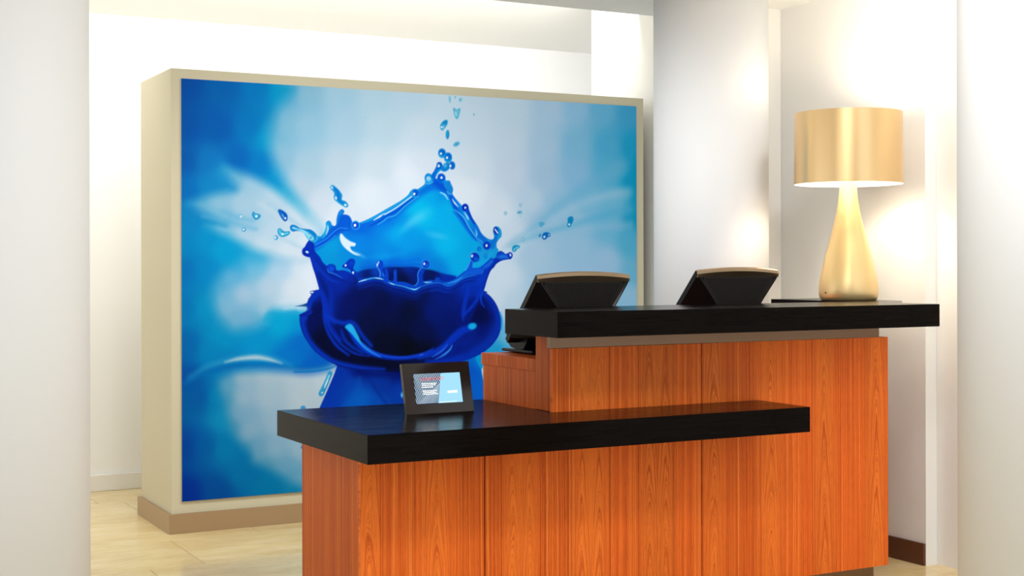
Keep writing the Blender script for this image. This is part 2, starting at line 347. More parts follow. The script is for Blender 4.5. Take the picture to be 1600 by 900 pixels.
    poly([(143.7,1067.3),(172.7,976.5),(237.2,920.1),(341.5,898.1),(474.0,891.8),(608.9,879.0),(711.7,862.7),(728.4,1091.2),(635.5,1135.4),(530.4,1136.8),(456.7,1141.9),(433.3,1183.1),(380.2,1220.3),(314.5,1237.8),(249.4,1233.0),(197.9,1200.3),(172.3,1146.3)],[[153,1067,60,155,192],[205,1084,115,172,200],[179,989,70,158,195],[250,958,95,168,202],[270,920,60,160,200],[374,914,105,176,206],[507,927,165,197,215],[609,911,205,215,222],[308,1054,160,188,205],[440,1023,175,197,210],[575,1024,208,215,220],[677,1058,215,221,226],[211,1204,60,152,188],[259,1173,110,166,194],[324,1181,118,168,195],[230,1122,125,174,198],[390,1182,85,163,194],[324,1225,60,152,188],[423,1135,160,190,205],[541,1121,198,212,220],[660,960,216,222,227]],soft=48.8)
    poly([(440.1,1141.6),(530.4,1140.0),(642.4,1129.0),(608.1,1186.7),(506.7,1200.7),(413.4,1189.1)],(0,152,195),soft=16.5,op=0.55)
    stroke([(523.7,1127.0),(581.1,1124.7),(635.5,1122.4)],[9.9,13.2,6.6],(200,215,225),soft=13.2,op=0.45)
    stroke([(44.4,1455.6),(130.1,1408.8),(242.6,1375.0),(373.3,1363.6),(489.5,1386.7),(556.7,1418.0)],[19.3,25.8,29.0,29.0,22.5,9.7],(45,150,190),soft=22.5,op=0.7)
    stroke([(216.7,1386.8),(281.6,1373.2),(373.3,1368.3),(446.1,1382.0),(506.2,1403.3)],[3.2,16.2,22.7,16.2,3.2],(172,195,205),soft=13.0)
    stroke([(19.2,1479.4),(114.1,1433.3),(242.5,1409.8),(373.2,1408.2),(506.2,1425.8),(641.6,1440.6),(762.2,1432.0)],[19.5,26.0,26.0,29.2,29.2,32.5,26.0],(0,100,170),soft=19.5,op=0.85)
    poly([(187.6,1467.6),(242.5,1441.4),(373.1,1433.7),(506.1,1441.9),(607.5,1455.5),(682.7,1455.1),(748.3,1444.6),(804.0,1423.7),(831.7,1520.0),(778.6,1845.4),(708.7,2069.1),(595.9,2021.4),(531.7,1997.1),(468.1,1950.6),(418.3,1921.4),(358.9,1888.6),(339.3,1845.9),(283.9,1782.0),(241.8,1719.4),(222.6,1645.7),(200.2,1572.1),(184.3,1508.4)],[[194,1462,52,137,175],[216,1494,92,154,182],[307,1460,147,176,190],[439,1459,162,183,192],[607,1478,172,188,195],[745,1484,180,195,201],[210,1573,61,141,175],[307,1561,145,174,190],[439,1567,156,179,191],[607,1592,174,189,195],[248,1710,61,139,173],[307,1657,118,162,186],[340,1722,132,167,188],[472,1697,145,173,190],[607,1705,162,182,193],[323,1832,61,139,172],[379,1826,105,156,182],[472,1826,132,169,190],[607,1834,145,176,192],[505,1982,61,141,175],[522,1926,105,158,185],[606,1996,101,159,187],[422,1918,74,144,175]],soft=39.3)
    stroke([(573.5,1449.3),(669.0,1449.7),(744.8,1441.2),(800.5,1425.2)],[6.7,6.7,6.7,3.4],(0,105,180),soft=5.0)
    stroke([(1803.0,809.1),(1943.3,713.3),(2106.7,594.0),(2315.6,464.1),(2529.8,356.4)],[11.5,30.8,46.1,69.2,99.9],(110,182,214),soft=34.6,op=0.55)
    stroke([(1822.9,798.5),(2024.4,733.7),(2231.0,681.6),(2442.8,624.6),(2638.2,584.8)],[11.6,19.4,27.1,46.5,62.0],(88,178,212),soft=27.1,op=0.6)
    stroke([(2065.5,665.8),(2231.3,581.1),(2443.1,515.4),(2594.6,493.8)],[15.6,31.3,46.9,54.8],(165,203,223),soft=31.3,op=0.6)
    stroke([(2147.6,761.2),(2357.3,701.8),(2594.1,684.6)],[23.5,39.2,54.9],(150,194,220),soft=31.4,op=0.5)
    stroke([(1767.4,819.7),(1846.9,763.3),(1919.1,741.7)],[7.5,29.9,7.5],(165,200,216),soft=22.4,op=0.7)
    stroke([(2634.5,309.0),(2625.3,493.1),(2633.5,676.8)],[32.1,56.2,32.1],(0,155,195),soft=32.1,op=0.6)
    poly([(786.6,1413.3),(802.9,1427.0),(786.4,1469.0),(748.0,1552.5),(706.3,1638.6),(606.6,1834.4),(1701.6,1904.4),(1663.1,1693.9),(1640.2,1519.6),(1628.6,1467.3),(1632.7,1380.9)],[[814,1486,0,45,155],[744,1598,0,50,160],[884,1522,0,62,165],[937,1607,0,88,182],[1027,1628,0,70,170],[1063,1530,0,45,145],[1154,1567,0,55,160],[1136,1483,0,15,100],[1209,1536,0,40,150],[1433,1545,0,60,180],[1578,1483,0,85,195],[1617,1553,0,95,200],[1633,1433,0,120,205],[920,1458,0,18,110]],soft=3.5,name='stem',sharp=True)
    poly([(1634.4,1470.9),(1652.0,1436.9),(1679.4,1417.1),(1721.8,1696.9),(1659.2,1693.7),(1647.8,1554.6)],(205,215,220),soft=4.4)
    poly([(1597.8,1407.4),(1652.2,1374.6),(1679.4,1399.7),(1652.0,1436.9),(1632.5,1470.9)],(0,150,208),soft=5.5)
    stroke([(849.0,1652.4),(891.4,1595.2),(919.8,1540.3),(927.0,1491.0)],[54.7,47.8,27.3,13.7],(0,85,180),soft=30.8,op=0.6,clip='stem')
    stroke([(980.4,1493.1),(1009.0,1544.2),(1048.4,1595.9),(1098.9,1665.2)],[10.4,13.9,13.9,10.4],(0,30,125),soft=13.9,op=0.6,clip='stem')
    ell((1166.5,1591.3),(7.7,12.3),(90,190,240),soft=7.0)
    poly([(699.9,1034.5),(679.2,1045.0),(665.4,1060.1),(649.3,1083.6),(642.4,1099.8),(637.9,1119.2),(638.9,1138.7),(608.2,1164.0),(601.3,1183.3),(608.0,1224.6),(621.6,1261.5),(642.0,1294.5),(676.1,1340.0),(716.3,1373.9),(762.3,1402.6),(804.0,1423.7),(839.0,1434.8),(895.3,1446.8),(980.5,1456.6),(1070.4,1466.7),(1161.3,1473.5),(1283.0,1464.7),(1433.1,1443.0),(1536.1,1422.6),(1581.2,1409.3),(1627.7,1391.1),(1663.9,1370.4),(1699.1,1343.7),(1730.6,1307.4),(1746.5,1275.4),(1754.4,1241.8),(1752.6,1198.8),(1742.8,1163.8),(1723.3,1122.7),(1695.9,1087.5),(1664.7,1062.9),(1625.8,1045.1),(1210.3,963.3)],[[677,1058,0,40,160],[711,1124,0,10,70],[642,1220,0,12,80],[711,1287,2,6,40],[815,1388,2,6,40],[1063,1430,2,6,35],[1283,1404,2,10,60],[1433,1392,0,25,125],[1586,1362,0,28,130],[1684,1278,0,20,115],[1645,1173,0,8,60],[1704,1140,0,30,140],[1209,1300,2,6,30]],soft=3.5,name='lobe')
    stroke([(920.0,1464.3),(1063.1,1479.8),(1209.0,1475.4)],[20.8,31.3,20.8],(0,15,95),soft=24.3,op=0.8)
    stroke([(700.9,1048.5),(663.0,1083.8),(649.2,1129.1)],[26.7,30.1,26.7],(0,42,165),soft=10.0,clip='lobe')
    stroke([(621.8,1167.5),(618.3,1203.1),(631.8,1252.1),(662.5,1308.1),(717.3,1361.9),(793.6,1406.9),(920.1,1437.8),(1063.2,1453.1)],[47.2,30.3,27.0,30.3,30.3,27.0,23.6,13.5],(0,42,165),soft=13.5,clip='lobe')
    stroke([(1649.1,1062.7),(1703.7,1105.0),(1734.9,1164.7),(1738.7,1234.4),(1718.9,1300.1),(1663.9,1357.6),(1586.2,1396.7),(1452.1,1419.7),(1312.9,1425.1)],[33.0,40.3,43.9,43.9,58.6,65.9,58.6,36.6,22.0],(0,42,165),soft=18.3,clip='lobe')
    stroke([(1594.0,1372.8),(1683.6,1306.1),(1711.2,1226.9)],[36.8,51.5,22.1],(0,45,160),soft=29.4,op=0.6,clip='lobe')
    stroke([(1509.5,1335.8),(1567.2,1309.9),(1605.9,1248.8)],[14.6,29.1,14.6],(0,30,135),soft=18.2,op=0.7,clip='lobe')
    stroke([(1746.7,1168.4),(1758.5,1210.4),(1754.4,1259.2)],[7.4,11.1,7.4],(20,150,215),soft=5.6)
    poly([(578.9,1117.1),(615.1,1109.9),(642.4,1100.8),(640.1,1120.3),(610.6,1118.5)],(0,60,130),soft=3.3,sharp=True)
    poly([(656.2,1046.9),(672.2,1053.6),(665.3,1063.0)],(0,70,130),soft=2.7,sharp=True)
    poly([(647.0,1079.3),(658.4,1075.1),(649.3,1088.8)],(0,75,135),soft=2.7,sharp=True)
    poly([(601.4,1159.6),(653.7,1138.9),(670.8,1150.1),(642.3,1165.8),(608.2,1170.5)],(0,30,140),soft=3.3)
    poly([(587.9,1121.6),(639.0,1119.2),(642.3,1138.7),(601.4,1144.5)],(190,210,220),soft=8.3,op=0.4)
    poly([(698.1,762.8),(716.5,762.7),(735.0,740.8),(744.3,714.5),(744.3,692.7),(758.2,681.7),(769.8,688.1),(779.0,705.4),(790.6,708.8),(799.9,700.8),(802.3,670.1),(811.7,639.4),(825.8,623.8),(839.8,624.9),(844.4,636.7),(837.4,647.7),(851.4,649.7),(870.2,656.0),(881.9,671.2),(888.9,686.6),(906.8,695.1),(940.8,685.9),(993.2,663.1),(1041.1,638.0),(1137.9,585.0),(1162.3,571.1),(1201.5,543.4),(1216.3,520.6),(1233.5,509.0),(1253.2,510.8),(1275.5,499.0),(1297.8,482.6),(1305.3,464.4),(1340.3,427.2),(1360.3,403.9),(1370.4,385.5),(1388.0,384.9),(1394.4,400.6),(1372.8,426.2),(1362.7,447.0),(1371.2,449.0),(1380.3,428.3),(1400.4,424.5),(1418.0,434.1),(1423.0,456.7),(1435.6,458.6),(1448.2,462.8),(1450.7,478.7),(1463.3,496.7),(1463.3,515.0),(1460.7,528.7),(1486.0,560.2),(1519.1,591.6),(1521.6,591.5),(1537.0,583.0),(1554.9,590.0),(1565.1,622.9),(1583.0,659.4),(1613.8,700.5),(1634.4,737.2),(1660.3,760.0),(1691.5,771.4),(1707.2,769.0),(1712.4,755.0),(1706.2,727.2),(1709.9,708.7),(1723.0,700.2),(1744.0,706.0),(1757.1,726.8),(1757.0,754.7),(1741.2,771.1),(1728.0,792.0),(1729.0,815.2),(1738.4,838.4),(1688.5,920.7),(1606.6,968.9),(1472.2,1012.7),(1247.0,1037.8),(1028.3,995.6),(896.4,981.4),(746.1,921.5),(680.8,833.5),(674.0,797.7)],[[712,846,0,142,205],[764,814,0,150,207],[851,869,0,132,205],[922,780,0,128,215],[1065,862,0,138,215],[1138,728,0,168,224],[1285,625,0,188,228],[1435,623,0,172,226],[1398,521,0,150,222],[1211,795,0,150,220],[1435,794,0,178,226],[1588,793,0,165,222],[1673,827,20,150,212],[1511,896,0,168,222],[1247,896,0,118,210],[993,929,0,105,200],[1359,947,0,120,205],[1101,678,0,115,214],[922,714,0,92,205],[781,895,0,140,200],[1101,912,0,100,205],[1315,540,0,165,226]],soft=3.2,name='wall')
    stroke([(687.7,817.2),(739.5,777.7),(788.2,738.1),(830.2,704.8),(858.4,671.6)],[33.8,40.5,54.0,67.5,47.3],(0,88,200),soft=13.5,clip='wall')
    stroke([(851.3,698.0),(907.7,713.8),(993.1,696.3),(1101.4,648.2),(1200.2,582.7),(1285.4,516.8),(1360.1,487.8),(1435.5,509.9),(1480.9,580.8),(1526.5,662.5),(1587.9,730.7),(1649.8,785.5)],[56.8,42.6,42.6,42.6,39.0,42.6,49.7,46.1,42.6,39.0,35.5,28.4],(0,100,212),soft=17.7,op=0.8,clip='wall')
    stroke([(939.6,690.3),(993.2,668.1),(1065.2,630.4),(1137.9,590.6),(1200.3,549.1)],[10.4,17.4,17.4,17.4,17.4],(20,155,215),soft=5.2,clip='wall')
    stroke([(1200.3,542.3),(1248.3,517.7),(1300.3,482.6)],[21.2,17.7,17.7],(20,150,215),soft=7.1,clip='wall')
    stroke([(986.0,706.4),(1036.2,682.5),(1072.4,655.3),(1130.5,631.0),(1189.1,586.3),(1240.8,555.0)],[5.2,7.0,5.2,7.0,7.0,5.2],(0,70,190),soft=4.2,clip='wall')
    stroke([(1029.0,699.2),(1065.1,678.8),(1086.8,661.8),(1130.5,647.8),(1181.8,603.3),(1233.4,565.2),(1266.7,544.3)],[3.5,5.2,5.2,5.2,5.2,5.2,3.5],(60,175,230),soft=3.5,clip='wall')
    stroke([(1007.5,676.2),(1043.5,655.7)],[3.5,8.3],(225,240,248),soft=2.8)
    stroke([(1043.5,655.7),(1065.2,642.1)],[6.9,3.5],(225,240,248),soft=2.8)
    stroke([(1068.8,645.3),(1137.9,607.4),(1222.4,548.6)],[7.0,5.6,6.3],(205,235,248),soft=2.8)
    stroke([(725.7,771.3),(739.6,751.6),(750.0,718.8),(753.6,699.2)],[6.7,13.5,13.5,10.1],(30,160,210),soft=3.4,clip='wall')
    stroke([(746.5,751.5),(755.2,725.3),(753.5,709.0)],[3.4,6.7,3.4],(190,225,240),soft=2.7)
    stroke([(802.3,698.6),(812.8,665.6),(826.9,635.8)],[6.8,13.6,13.6],(20,130,205),soft=6.8,clip='wall')
    poly([(814.0,661.2),(832.7,652.2),(856.1,651.8),(874.8,664.8),(881.8,691.0),(888.8,712.9),(851.2,722.1),(818.5,718.1)],(0,85,200),soft=10.2,op=0.8,clip='wall')
    stroke([(684.2,819.3),(748.7,784.2),(790.5,749.0),(823.2,726.8),(870.0,727.2)],[10.1,10.1,10.1,10.1,6.8],(0,75,195),soft=4.4,clip='wall')
    stroke([(688.8,806.3),(744.1,775.5),(785.9,740.3),(818.5,720.3),(860.6,722.0)],4.4,(40,140,225),soft=3.4,clip='wall')
    stroke([(688.8,825.8),(748.7,795.1),(795.1,757.7)],4.0,(30,140,215),soft=3.4,clip='wall')
    poly([(820.8,753.1),(830.1,748.6),(846.4,766.1),(874.5,785.6),(905.1,797.3),(900.4,811.9),(876.8,814.2),(888.5,836.1),(931.0,855.9),(907.3,858.1),(869.7,838.4),(837.0,810.0),(820.7,779.4)],(214,229,240),soft=4.1)
    ell((928.6,855.9),(24.0,6.9),(120,195,230),ang=25,soft=10.3,op=0.6)
    ell((1266.4,659.3),(56.7,24.8),(90,200,232),ang=-30,soft=28.3,op=0.6)
    ell((1210.9,693.7),(49.3,14.1),(90,200,232),ang=-40,soft=21.1,op=0.5)
    ell((1370.7,753.1),(50.1,14.3),(90,195,232),ang=10,soft=17.9,op=0.5)
    ell((1064.6,862.4),(104.2,8.7),(10,165,225),ang=-5,soft=17.4,op=0.4)
    stroke([(1450.6,547.2),(1480.8,610.5),(1526.5,678.5),(1572.5,737.7),(1603.3,774.3)],[14.5,18.2,14.5,14.5,10.9],(0,80,202),soft=7.3,clip='wall')
    stroke([(1390.1,523.5),(1415.2,534.3),(1435.4,558.9)],[5.4,9.0,5.4],(150,222,242),soft=3.6)
    stroke([(1473.2,612.9),(1506.2,635.3),(1534.2,660.1),(1559.7,705.7),(1587.9,742.2),(1608.5,769.6)],[3.6,7.3,8.7,7.3,7.3,3.6],(70,185,230),soft=4.0,clip='wall')
    stroke([(1468.1,626.7),(1506.1,665.0),(1541.8,715.0),(1582.7,765.2)],[7.3,10.9,10.9,7.3],(0,120,215),soft=5.4,clip='wall')
    stroke([(1460.7,558.4),(1475.8,578.6),(1496.1,597.5)],[3.6,8.7,3.6],(205,235,248),soft=2.9)
    stroke([(1531.7,625.7),(1549.6,650.7),(1559.8,673.5)],[3.6,10.9,5.1],(160,225,245),soft=3.6)
    stroke([(1559.8,668.9),(1562.3,696.4),(1577.7,710.1)],[7.3,7.3,5.5],(0,140,215),soft=3.6,clip='wall')
    stroke([(1598.3,712.1),(1606.0,732.8),(1605.9,753.5)],[3.7,12.4,5.1],(130,215,242),soft=3.7)
    stroke([(1559.9,627.6),(1588.1,677.7),(1624.1,732.6),(1660.2,773.9)],[18.3,22.0,29.3,22.0],(0,95,205),soft=11.0,op=0.8,clip='wall')
    stroke([(1608.5,767.3),(1629.1,778.7),(1647.2,792.5)],[3.7,7.3,3.7],(60,150,230),soft=3.3)
    stroke([(1696.6,801.5),(1712.4,778.2),(1728.1,759.5)],[44.3,33.2,25.9],(0,95,205),soft=11.1,op=0.7,clip='wall')
    poly([(1712.2,838.5),(1686.0,875.6),(1634.0,907.9),(1582.3,923.9),(1587.5,898.6),(1623.7,884.8),(1665.2,866.4),(1691.3,838.5)],(10,165,222),soft=11.0,op=0.8,clip='wall')
    stroke([(1360.2,467.4),(1400.2,493.7),(1430.4,515.7)],[35.9,35.9,17.9],(0,75,205),soft=14.3,op=0.8,clip='wall')
    poly([(1428.0,465.7),(1440.7,458.9),(1449.7,469.7),(1463.3,496.7),(1462.3,519.5),(1455.7,531.1),(1440.5,526.9),(1425.4,506.7),(1410.3,484.3)],(15,130,212),soft=4.3)
    stroke([(1427.9,515.8),(1440.5,528.2),(1455.7,531.1)],[3.6,4.7,3.6],(90,190,235),soft=2.9)
    ell((1396.3,443.8),(23.0,21.5),(0,85,205),soft=3.6)
    ell((1397.3,444.6),(6.1,6.8),(240,248,255),soft=2.2)
    poly([(882.3,968.1),(924.8,941.9),(967.5,930.4),(1021.3,924.0),(1093.5,919.2),(1148.0,919.3),(1228.8,917.8),(1291.8,929.9),(1347.7,938.5),(1407.9,955.8),(1483.7,973.3),(1434.2,1012.4),(1247.0,1037.8),(1100.5,1009.5),(974.5,995.2)],[[964,962,0,15,80],[921,955,0,50,165],[1064,946,0,40,150],[1174,977,0,6,40],[1101,969,0,12,80],[1229,947,0,25,110],[1329,964,0,18,85],[1434,978,0,40,160],[1028,929,0,70,190],[1210,923,0,50,170]],soft=7.7)
    stroke([(939.1,922.1),(1028.5,914.0),(1155.4,909.3),(1247.3,906.1),(1314.1,919.8)],[3.5,7.0,7.0,7.0,3.5],(0,75,200),soft=10.5,op=0.7)
    stroke([(1064.6,889.1),(1155.4,892.5),(1265.9,879.0)],[7.0,14.0,7.0],(0,100,212),soft=14.0,op=0.7)
    poly([(652.1,869.3),(638.4,866.3),(620.3,854.2),(618.0,832.6),(629.4,817.4),(643.2,793.5),(659.2,780.4),(677.4,797.7),(681.9,832.4),(693.3,849.7),(711.6,869.2),(725.4,893.2),(748.4,912.8),(757.7,906.3),(776.2,904.1),(794.8,912.9),(799.4,932.6),(818.0,937.0),(836.7,935.4),(869.4,945.2),(897.6,963.8),(914.1,974.9),(944.9,976.4),(978.1,973.1),(1011.6,971.1),(1040.3,973.5),(1046.3,970.7),(1082.4,984.9),(1118.7,996.3),(1149.1,996.5),(1185.7,999.6),(1228.6,1015.1),(1250.1,1011.4),(1265.6,997.4),(1284.2,989.1),(1296.6,997.6),(1321.4,989.3),(1355.7,989.6),(1363.9,964.1),(1380.8,967.1),(1390.2,989.8),(1427.9,998.6),(1485.0,976.2),(1536.1,942.1),(1568.1,930.8),(1587.4,928.0),(1626.2,922.3),(1671.6,890.6),(1691.2,873.3),(1707.5,876.2),(1723.9,867.5),(1730.5,847.2),(1750.2,833.8),(1769.9,841.3),(1783.1,850.0),(1801.6,845.3),(1817.5,847.6),(1823.8,863.9),(1814.8,877.9),(1796.2,880.2),(1759.3,887.2),(1727.7,903.4),(1712.0,922.0),(1691.2,941.6),(1671.5,983.1),(1653.1,1038.5),(1633.5,1086.7),(1586.8,1172.4),(1528.8,1274.5),(1433.3,1357.5),(1283.1,1403.7),(1135.9,1408.8),(991.4,1384.0),(867.3,1340.3),(780.0,1272.1),(738.5,1189.4),(721.4,1107.5),(707.8,1035.5),(687.3,963.7),(673.7,924.6),(658.4,872.5)],[[687,912,0,42,165],[711,961,0,32,145],[753,961,0,38,155],[815,1010,0,32,145],[728,1042,0,28,130],[833,968,0,40,160],[868,1093,2,14,85],[921,1068,2,14,78],[1064,1113,2,12,62],[974,1194,2,12,55],[1210,1149,2,10,45],[1209,1351,2,5,18],[1064,1313,2,8,32],[920,1292,2,10,55],[1358,1151,0,22,105],[1396,1067,0,24,115],[1434,1238,0,18,95],[1568,1034,0,42,165],[1645,1000,0,48,180],[1685,949,0,50,185],[1548,1206,0,20,110],[1265,1072,2,14,75],[746,1157,0,40,158],[780,1256,0,14,85],[833,1175,0,14,85],[1283,1268,2,12,65],[1595,1138,0,20,110],[1137,1063,0,15,85],[1283,1363,2,6,30]],soft=3.2,name='front')
    stroke([(666.9,872.5),(690.8,944.2),(718.1,1042.2),(738.6,1140.4),(759.2,1222.5),(814.8,1296.0)],[26.9,30.2,40.3,40.3,30.2,23.5],(0,42,168),soft=13.4,op=0.9,clip='front')
    stroke([(701.1,954.0),(732.0,1019.4),(752.7,1065.4)],[13.4,30.2,13.4],(0,22,110),soft=13.4,op=0.8,clip='front')
    stroke([(763.2,1026.3),(773.5,1075.5),(766.3,1157.2),(787.1,1206.8)],[10.1,20.2,20.2,13.5],(0,40,160),soft=13.5,op=0.8,clip='front')
    stroke([(694.4,879.0),(735.7,928.0),(780.7,967.5),(850.6,994.2),(921.1,1021.2)],[10.1,10.1,10.1,10.1,6.8],(0,28,125),soft=8.5,op=0.8,clip='front')
    stroke([(687.5,901.8),(721.8,944.3),(763.3,980.5),(815.5,1000.5)],[6.7,10.1,10.1,6.7],(0,50,175),soft=6.7,op=0.8,clip='front')
    stroke([(921.2,981.5),(959.2,971.2),(1010.4,961.5),(1053.5,967.4),(1088.6,984.3),(1129.6,998.0),(1173.4,1006.8),(1237.8,1024.2),(1271.9,1010.3),(1313.9,997.8),(1370.1,988.7),(1396.5,993.3),(1434.2,1006.2),(1472.2,995.5),(1502.8,976.9),(1541.1,959.9),(1599.0,949.9)],[10.6,17.7,21.2,21.2,28.3,28.3,28.3,28.3,21.2,21.2,24.8,21.2,24.8,24.8,24.8,28.3,35.4],(0,62,188),soft=8.9,clip='front')
    stroke([(921.1,1009.6),(959.2,999.4),(1010.3,989.8),(1053.5,995.8),(1088.5,1012.8),(1129.5,1026.5),(1173.4,1035.3),(1237.7,1052.9),(1271.8,1039.0),(1313.9,1026.6),(1370.1,1017.6),(1396.4,1022.3),(1434.1,1035.3),(1472.1,1024.7),(1502.7,1006.1),(1541.1,989.2),(1598.9,979.2)],14.2,(0,45,165),soft=7.1,op=0.9,clip='front')
    stroke([(921.1,1021.2),(959.1,1011.0),(1010.3,1001.4),(1053.4,1007.4),(1088.5,1024.5),(1129.5,1038.3),(1173.3,1047.1),(1237.7,1064.7),(1271.8,1050.9),(1313.8,1038.5),(1370.0,1029.5),(1396.4,1034.2),(1434.1,1047.2),(1472.1,1036.7),(1502.7,1018.1),(1541.0,1001.2),(1598.9,991.3)],8.9,(0,24,110),soft=5.3,op=0.8,clip='front')
    stroke([(921.1,1031.1),(959.1,1020.9),(1010.3,1011.4),(1053.4,1017.5),(1088.5,1034.5),(1129.5,1048.3),(1173.3,1057.2),(1237.6,1074.8),(1271.7,1061.0),(1313.8,1048.6),(1370.0,1039.7),(1396.3,1044.4),(1434.1,1057.5),(1472.1,1046.9),(1502.6,1028.4),(1541.0,1011.5),(1598.8,1001.7)],8.9,(0,38,150),soft=8.9,op=0.7,clip='front')
    stroke([(1010.2,1026.4),(1053.4,1032.5),(1088.4,1049.5),(1129.4,1063.4),(1173.3,1072.3),(1237.6,1090.0),(1271.7,1076.3)],14.0,(0,22,110),soft=10.5,op=0.6,clip='front')
    stroke([(921.1,1001.4),(959.2,991.1),(1010.3,981.5),(1053.5,987.4),(1088.5,1004.4),(1129.6,1018.1),(1173.4,1026.9),(1237.7,1044.4),(1271.8,1030.6),(1313.9,1018.1),(1370.1,1009.1),(1396.4,1013.7),(1434.2,1026.7),(1472.2,1016.1),(1502.7,997.5),(1541.1,980.6),(1598.9,970.6)],5.7,(0,40,150),soft=3.5,clip='front')
    stroke([(921.1,996.4),(959.2,986.1),(1010.4,976.5),(1053.5,982.4),(1088.5,999.4),(1129.6,1013.1),(1173.4,1021.9),(1237.7,1039.4),(1271.8,1025.5)],[3.5,7.0,7.0,5.6,5.6,4.9,4.9,7.7,4.2],(55,165,228),soft=3.5,clip='front')
    stroke([(1271.8,1025.5),(1313.9,1013.0),(1370.1,1004.0),(1396.4,1008.6),(1434.2,1021.6),(1472.2,1011.0),(1502.7,992.3),(1541.1,975.4),(1598.9,965.4)],[4.3,5.0,5.8,5.0,6.5,5.8,7.2,7.2,3.6],(20,115,215),soft=4.3,clip='front')
    stroke([(924.7,994.8),(946.0,989.3),(967.4,985.2)],[2.1,5.5,2.7],(170,220,245),soft=2.4)
    stroke([(1013.9,976.8),(1035.5,979.0),(1053.5,983.4)],[2.1,5.5,2.8],(170,220,245),soft=2.4)
    stroke([(1100.5,1005.5),(1122.3,1011.7)],4.2,(150,215,245),soft=2.4)
    stroke([(1221.1,1034.1),(1239.6,1039.1),(1254.4,1032.1)],[2.8,5.7,2.8],(120,200,240),soft=2.5)
    stroke([(1291.6,998.6),(1310.2,1002.1),(1340.1,1000.3)],[2.1,7.8,2.1],(110,200,240),soft=3.2)
    stroke([(1415.3,1010.5),(1464.6,1002.3),(1502.8,982.0),(1548.8,954.8),(1606.7,944.7)],[10.9,14.5,18.1,21.7,21.7],(10,105,212),soft=9.1,op=0.8,clip='front')
    stroke([(1434.2,1008.9),(1479.8,995.6),(1518.1,975.3)],[3.6,7.2,3.6],(60,170,230),soft=4.3,op=0.8)
    stroke([(1568.1,934.2),(1618.4,930.9),(1637.8,917.1)],[18.3,25.6,18.3],(0,80,205),soft=9.1,op=0.8,clip='front')
    stroke([(1518.0,1002.8),(1568.0,989.4),(1610.5,989.7),(1665.0,958.8)],[3.7,4.7,4.7,3.7],(0,62,195),soft=4.0,op=0.7,clip='front')
    stroke([(1518.0,1016.5),(1567.9,1003.2),(1610.4,1003.5),(1664.9,968.5)],[3.7,4.7,4.7,3.7],(0,62,195),soft=4.0,op=0.7,clip='front')
    stroke([(1517.9,1030.2),(1567.9,1016.9),(1610.4,1017.3),(1664.9,978.3)],[3.7,4.7,4.7,3.7],(0,62,195),soft=4.0,op=0.7,clip='front')
    stroke([(1328.8,1031.8),(1373.8,1023.8),(1411.4,1036.1),(1456.9,1033.1)],[2.9,4.3,4.3,2.9],(0,55,185),soft=3.6,op=0.6,clip='front')
    stroke([(1328.8,1042.0),(1373.8,1034.0),(1411.4,1046.3),(1456.9,1043.4)],[2.9,4.3,4.3,2.9],(0,55,185),soft=3.6,op=0.6,clip='front')
    stroke([(1328.7,1052.2),(1373.7,1044.2),(1411.4,1056.5),(1456.9,1053.6)],[2.9,4.3,4.3,2.9],(0,55,185),soft=3.6,op=0.6,clip='front')
    poly([(1581.0,933.7),(1626.2,922.3),(1642.3,936.8),(1632.5,956.9),(1593.8,962.5),(1561.6,959.5)],(10,88,208),soft=7.3,op=0.9,clip='front')
    stroke([(1642.3,933.9),(1644.2,945.4),(1632.5,958.7)],[3.7,4.4,3.7],(60,150,230),soft=3.3,op=0.7)
    poly([(1671.6,890.6),(1691.2,872.1),(1710.8,882.0),(1707.5,905.1),(1684.6,922.5),(1645.5,936.8),(1635.9,922.3)],(0,75,202),soft=7.4,op=0.85,clip='front')
    stroke([(1652.1,922.4),(1678.1,908.0),(1694.4,890.7)],[11.0,14.7,14.7],(40,125,225),soft=9.2,op=0.6,clip='front')
    poly([(1727.9,852.4),(1754.2,834.7),(1769.9,847.7),(1801.6,848.5),(1820.1,861.6),(1796.2,877.9),(1748.8,880.2),(1717.4,871.0)],(0,72,200),soft=11.1,op=0.8,clip='front')
    stroke([(1738.3,870.9),(1769.9,863.9),(1796.3,868.6)],[14.9,18.6,11.1],(40,140,225),soft=11.1,op=0.7,clip='front')
    ell((1811.1,857.8),(15.7,17.2),(0,45,180),soft=3.7)
    ell((1812.7,856.0),(5.2,8.9),(210,235,250),ang=-20,soft=2.6)
    stroke([(1737.0,879.1),(1691.1,931.2),(1664.9,994.7),(1651.8,1040.8)],[14.7,18.4,14.7,11.1],(0,35,150),soft=11.1,op=0.7,clip='front')
    ell((659.2,810.8),(20.0,20.0),(0,42,170),soft=3.3)
    ell((637.2,840.1),(22.0,22.3),(0,40,170),soft=3.7)
    ell((637.9,846.6),(16.6,13.3),(0,25,135),soft=10.0,op=0.6)
    ell((643.0,843.3),(9.3,5.7),(120,190,235),ang=25,soft=3.3)
    ell((641.3,842.3),(5.7,3.7),(230,245,255),ang=25,soft=2.0)
    stroke([(673.9,807.5),(691.0,843.2),(718.5,885.5),(753.0,921.5)],[16.8,23.5,30.2,20.1],(0,38,160),soft=8.4,op=0.8,clip='front')
    ell((772.1,924.9),(20.2,19.6),(0,55,185),soft=4.0)
    ell((773.8,928.1),(12.1,11.5),(0,75,200),soft=6.7)
    stroke([(751.3,931.3),(759.9,946.1),(777.3,949.4),(805.1,961.1),(833.1,976.0)],[3.4,4.1,4.1,3.4,3.4],(40,130,220),soft=3.0)
    poly([(804.0,943.6),(832.0,936.2),(864.7,948.2),(860.0,970.1),(836.6,976.6),(813.3,958.9)],(0,40,165),soft=6.8,clip='front')
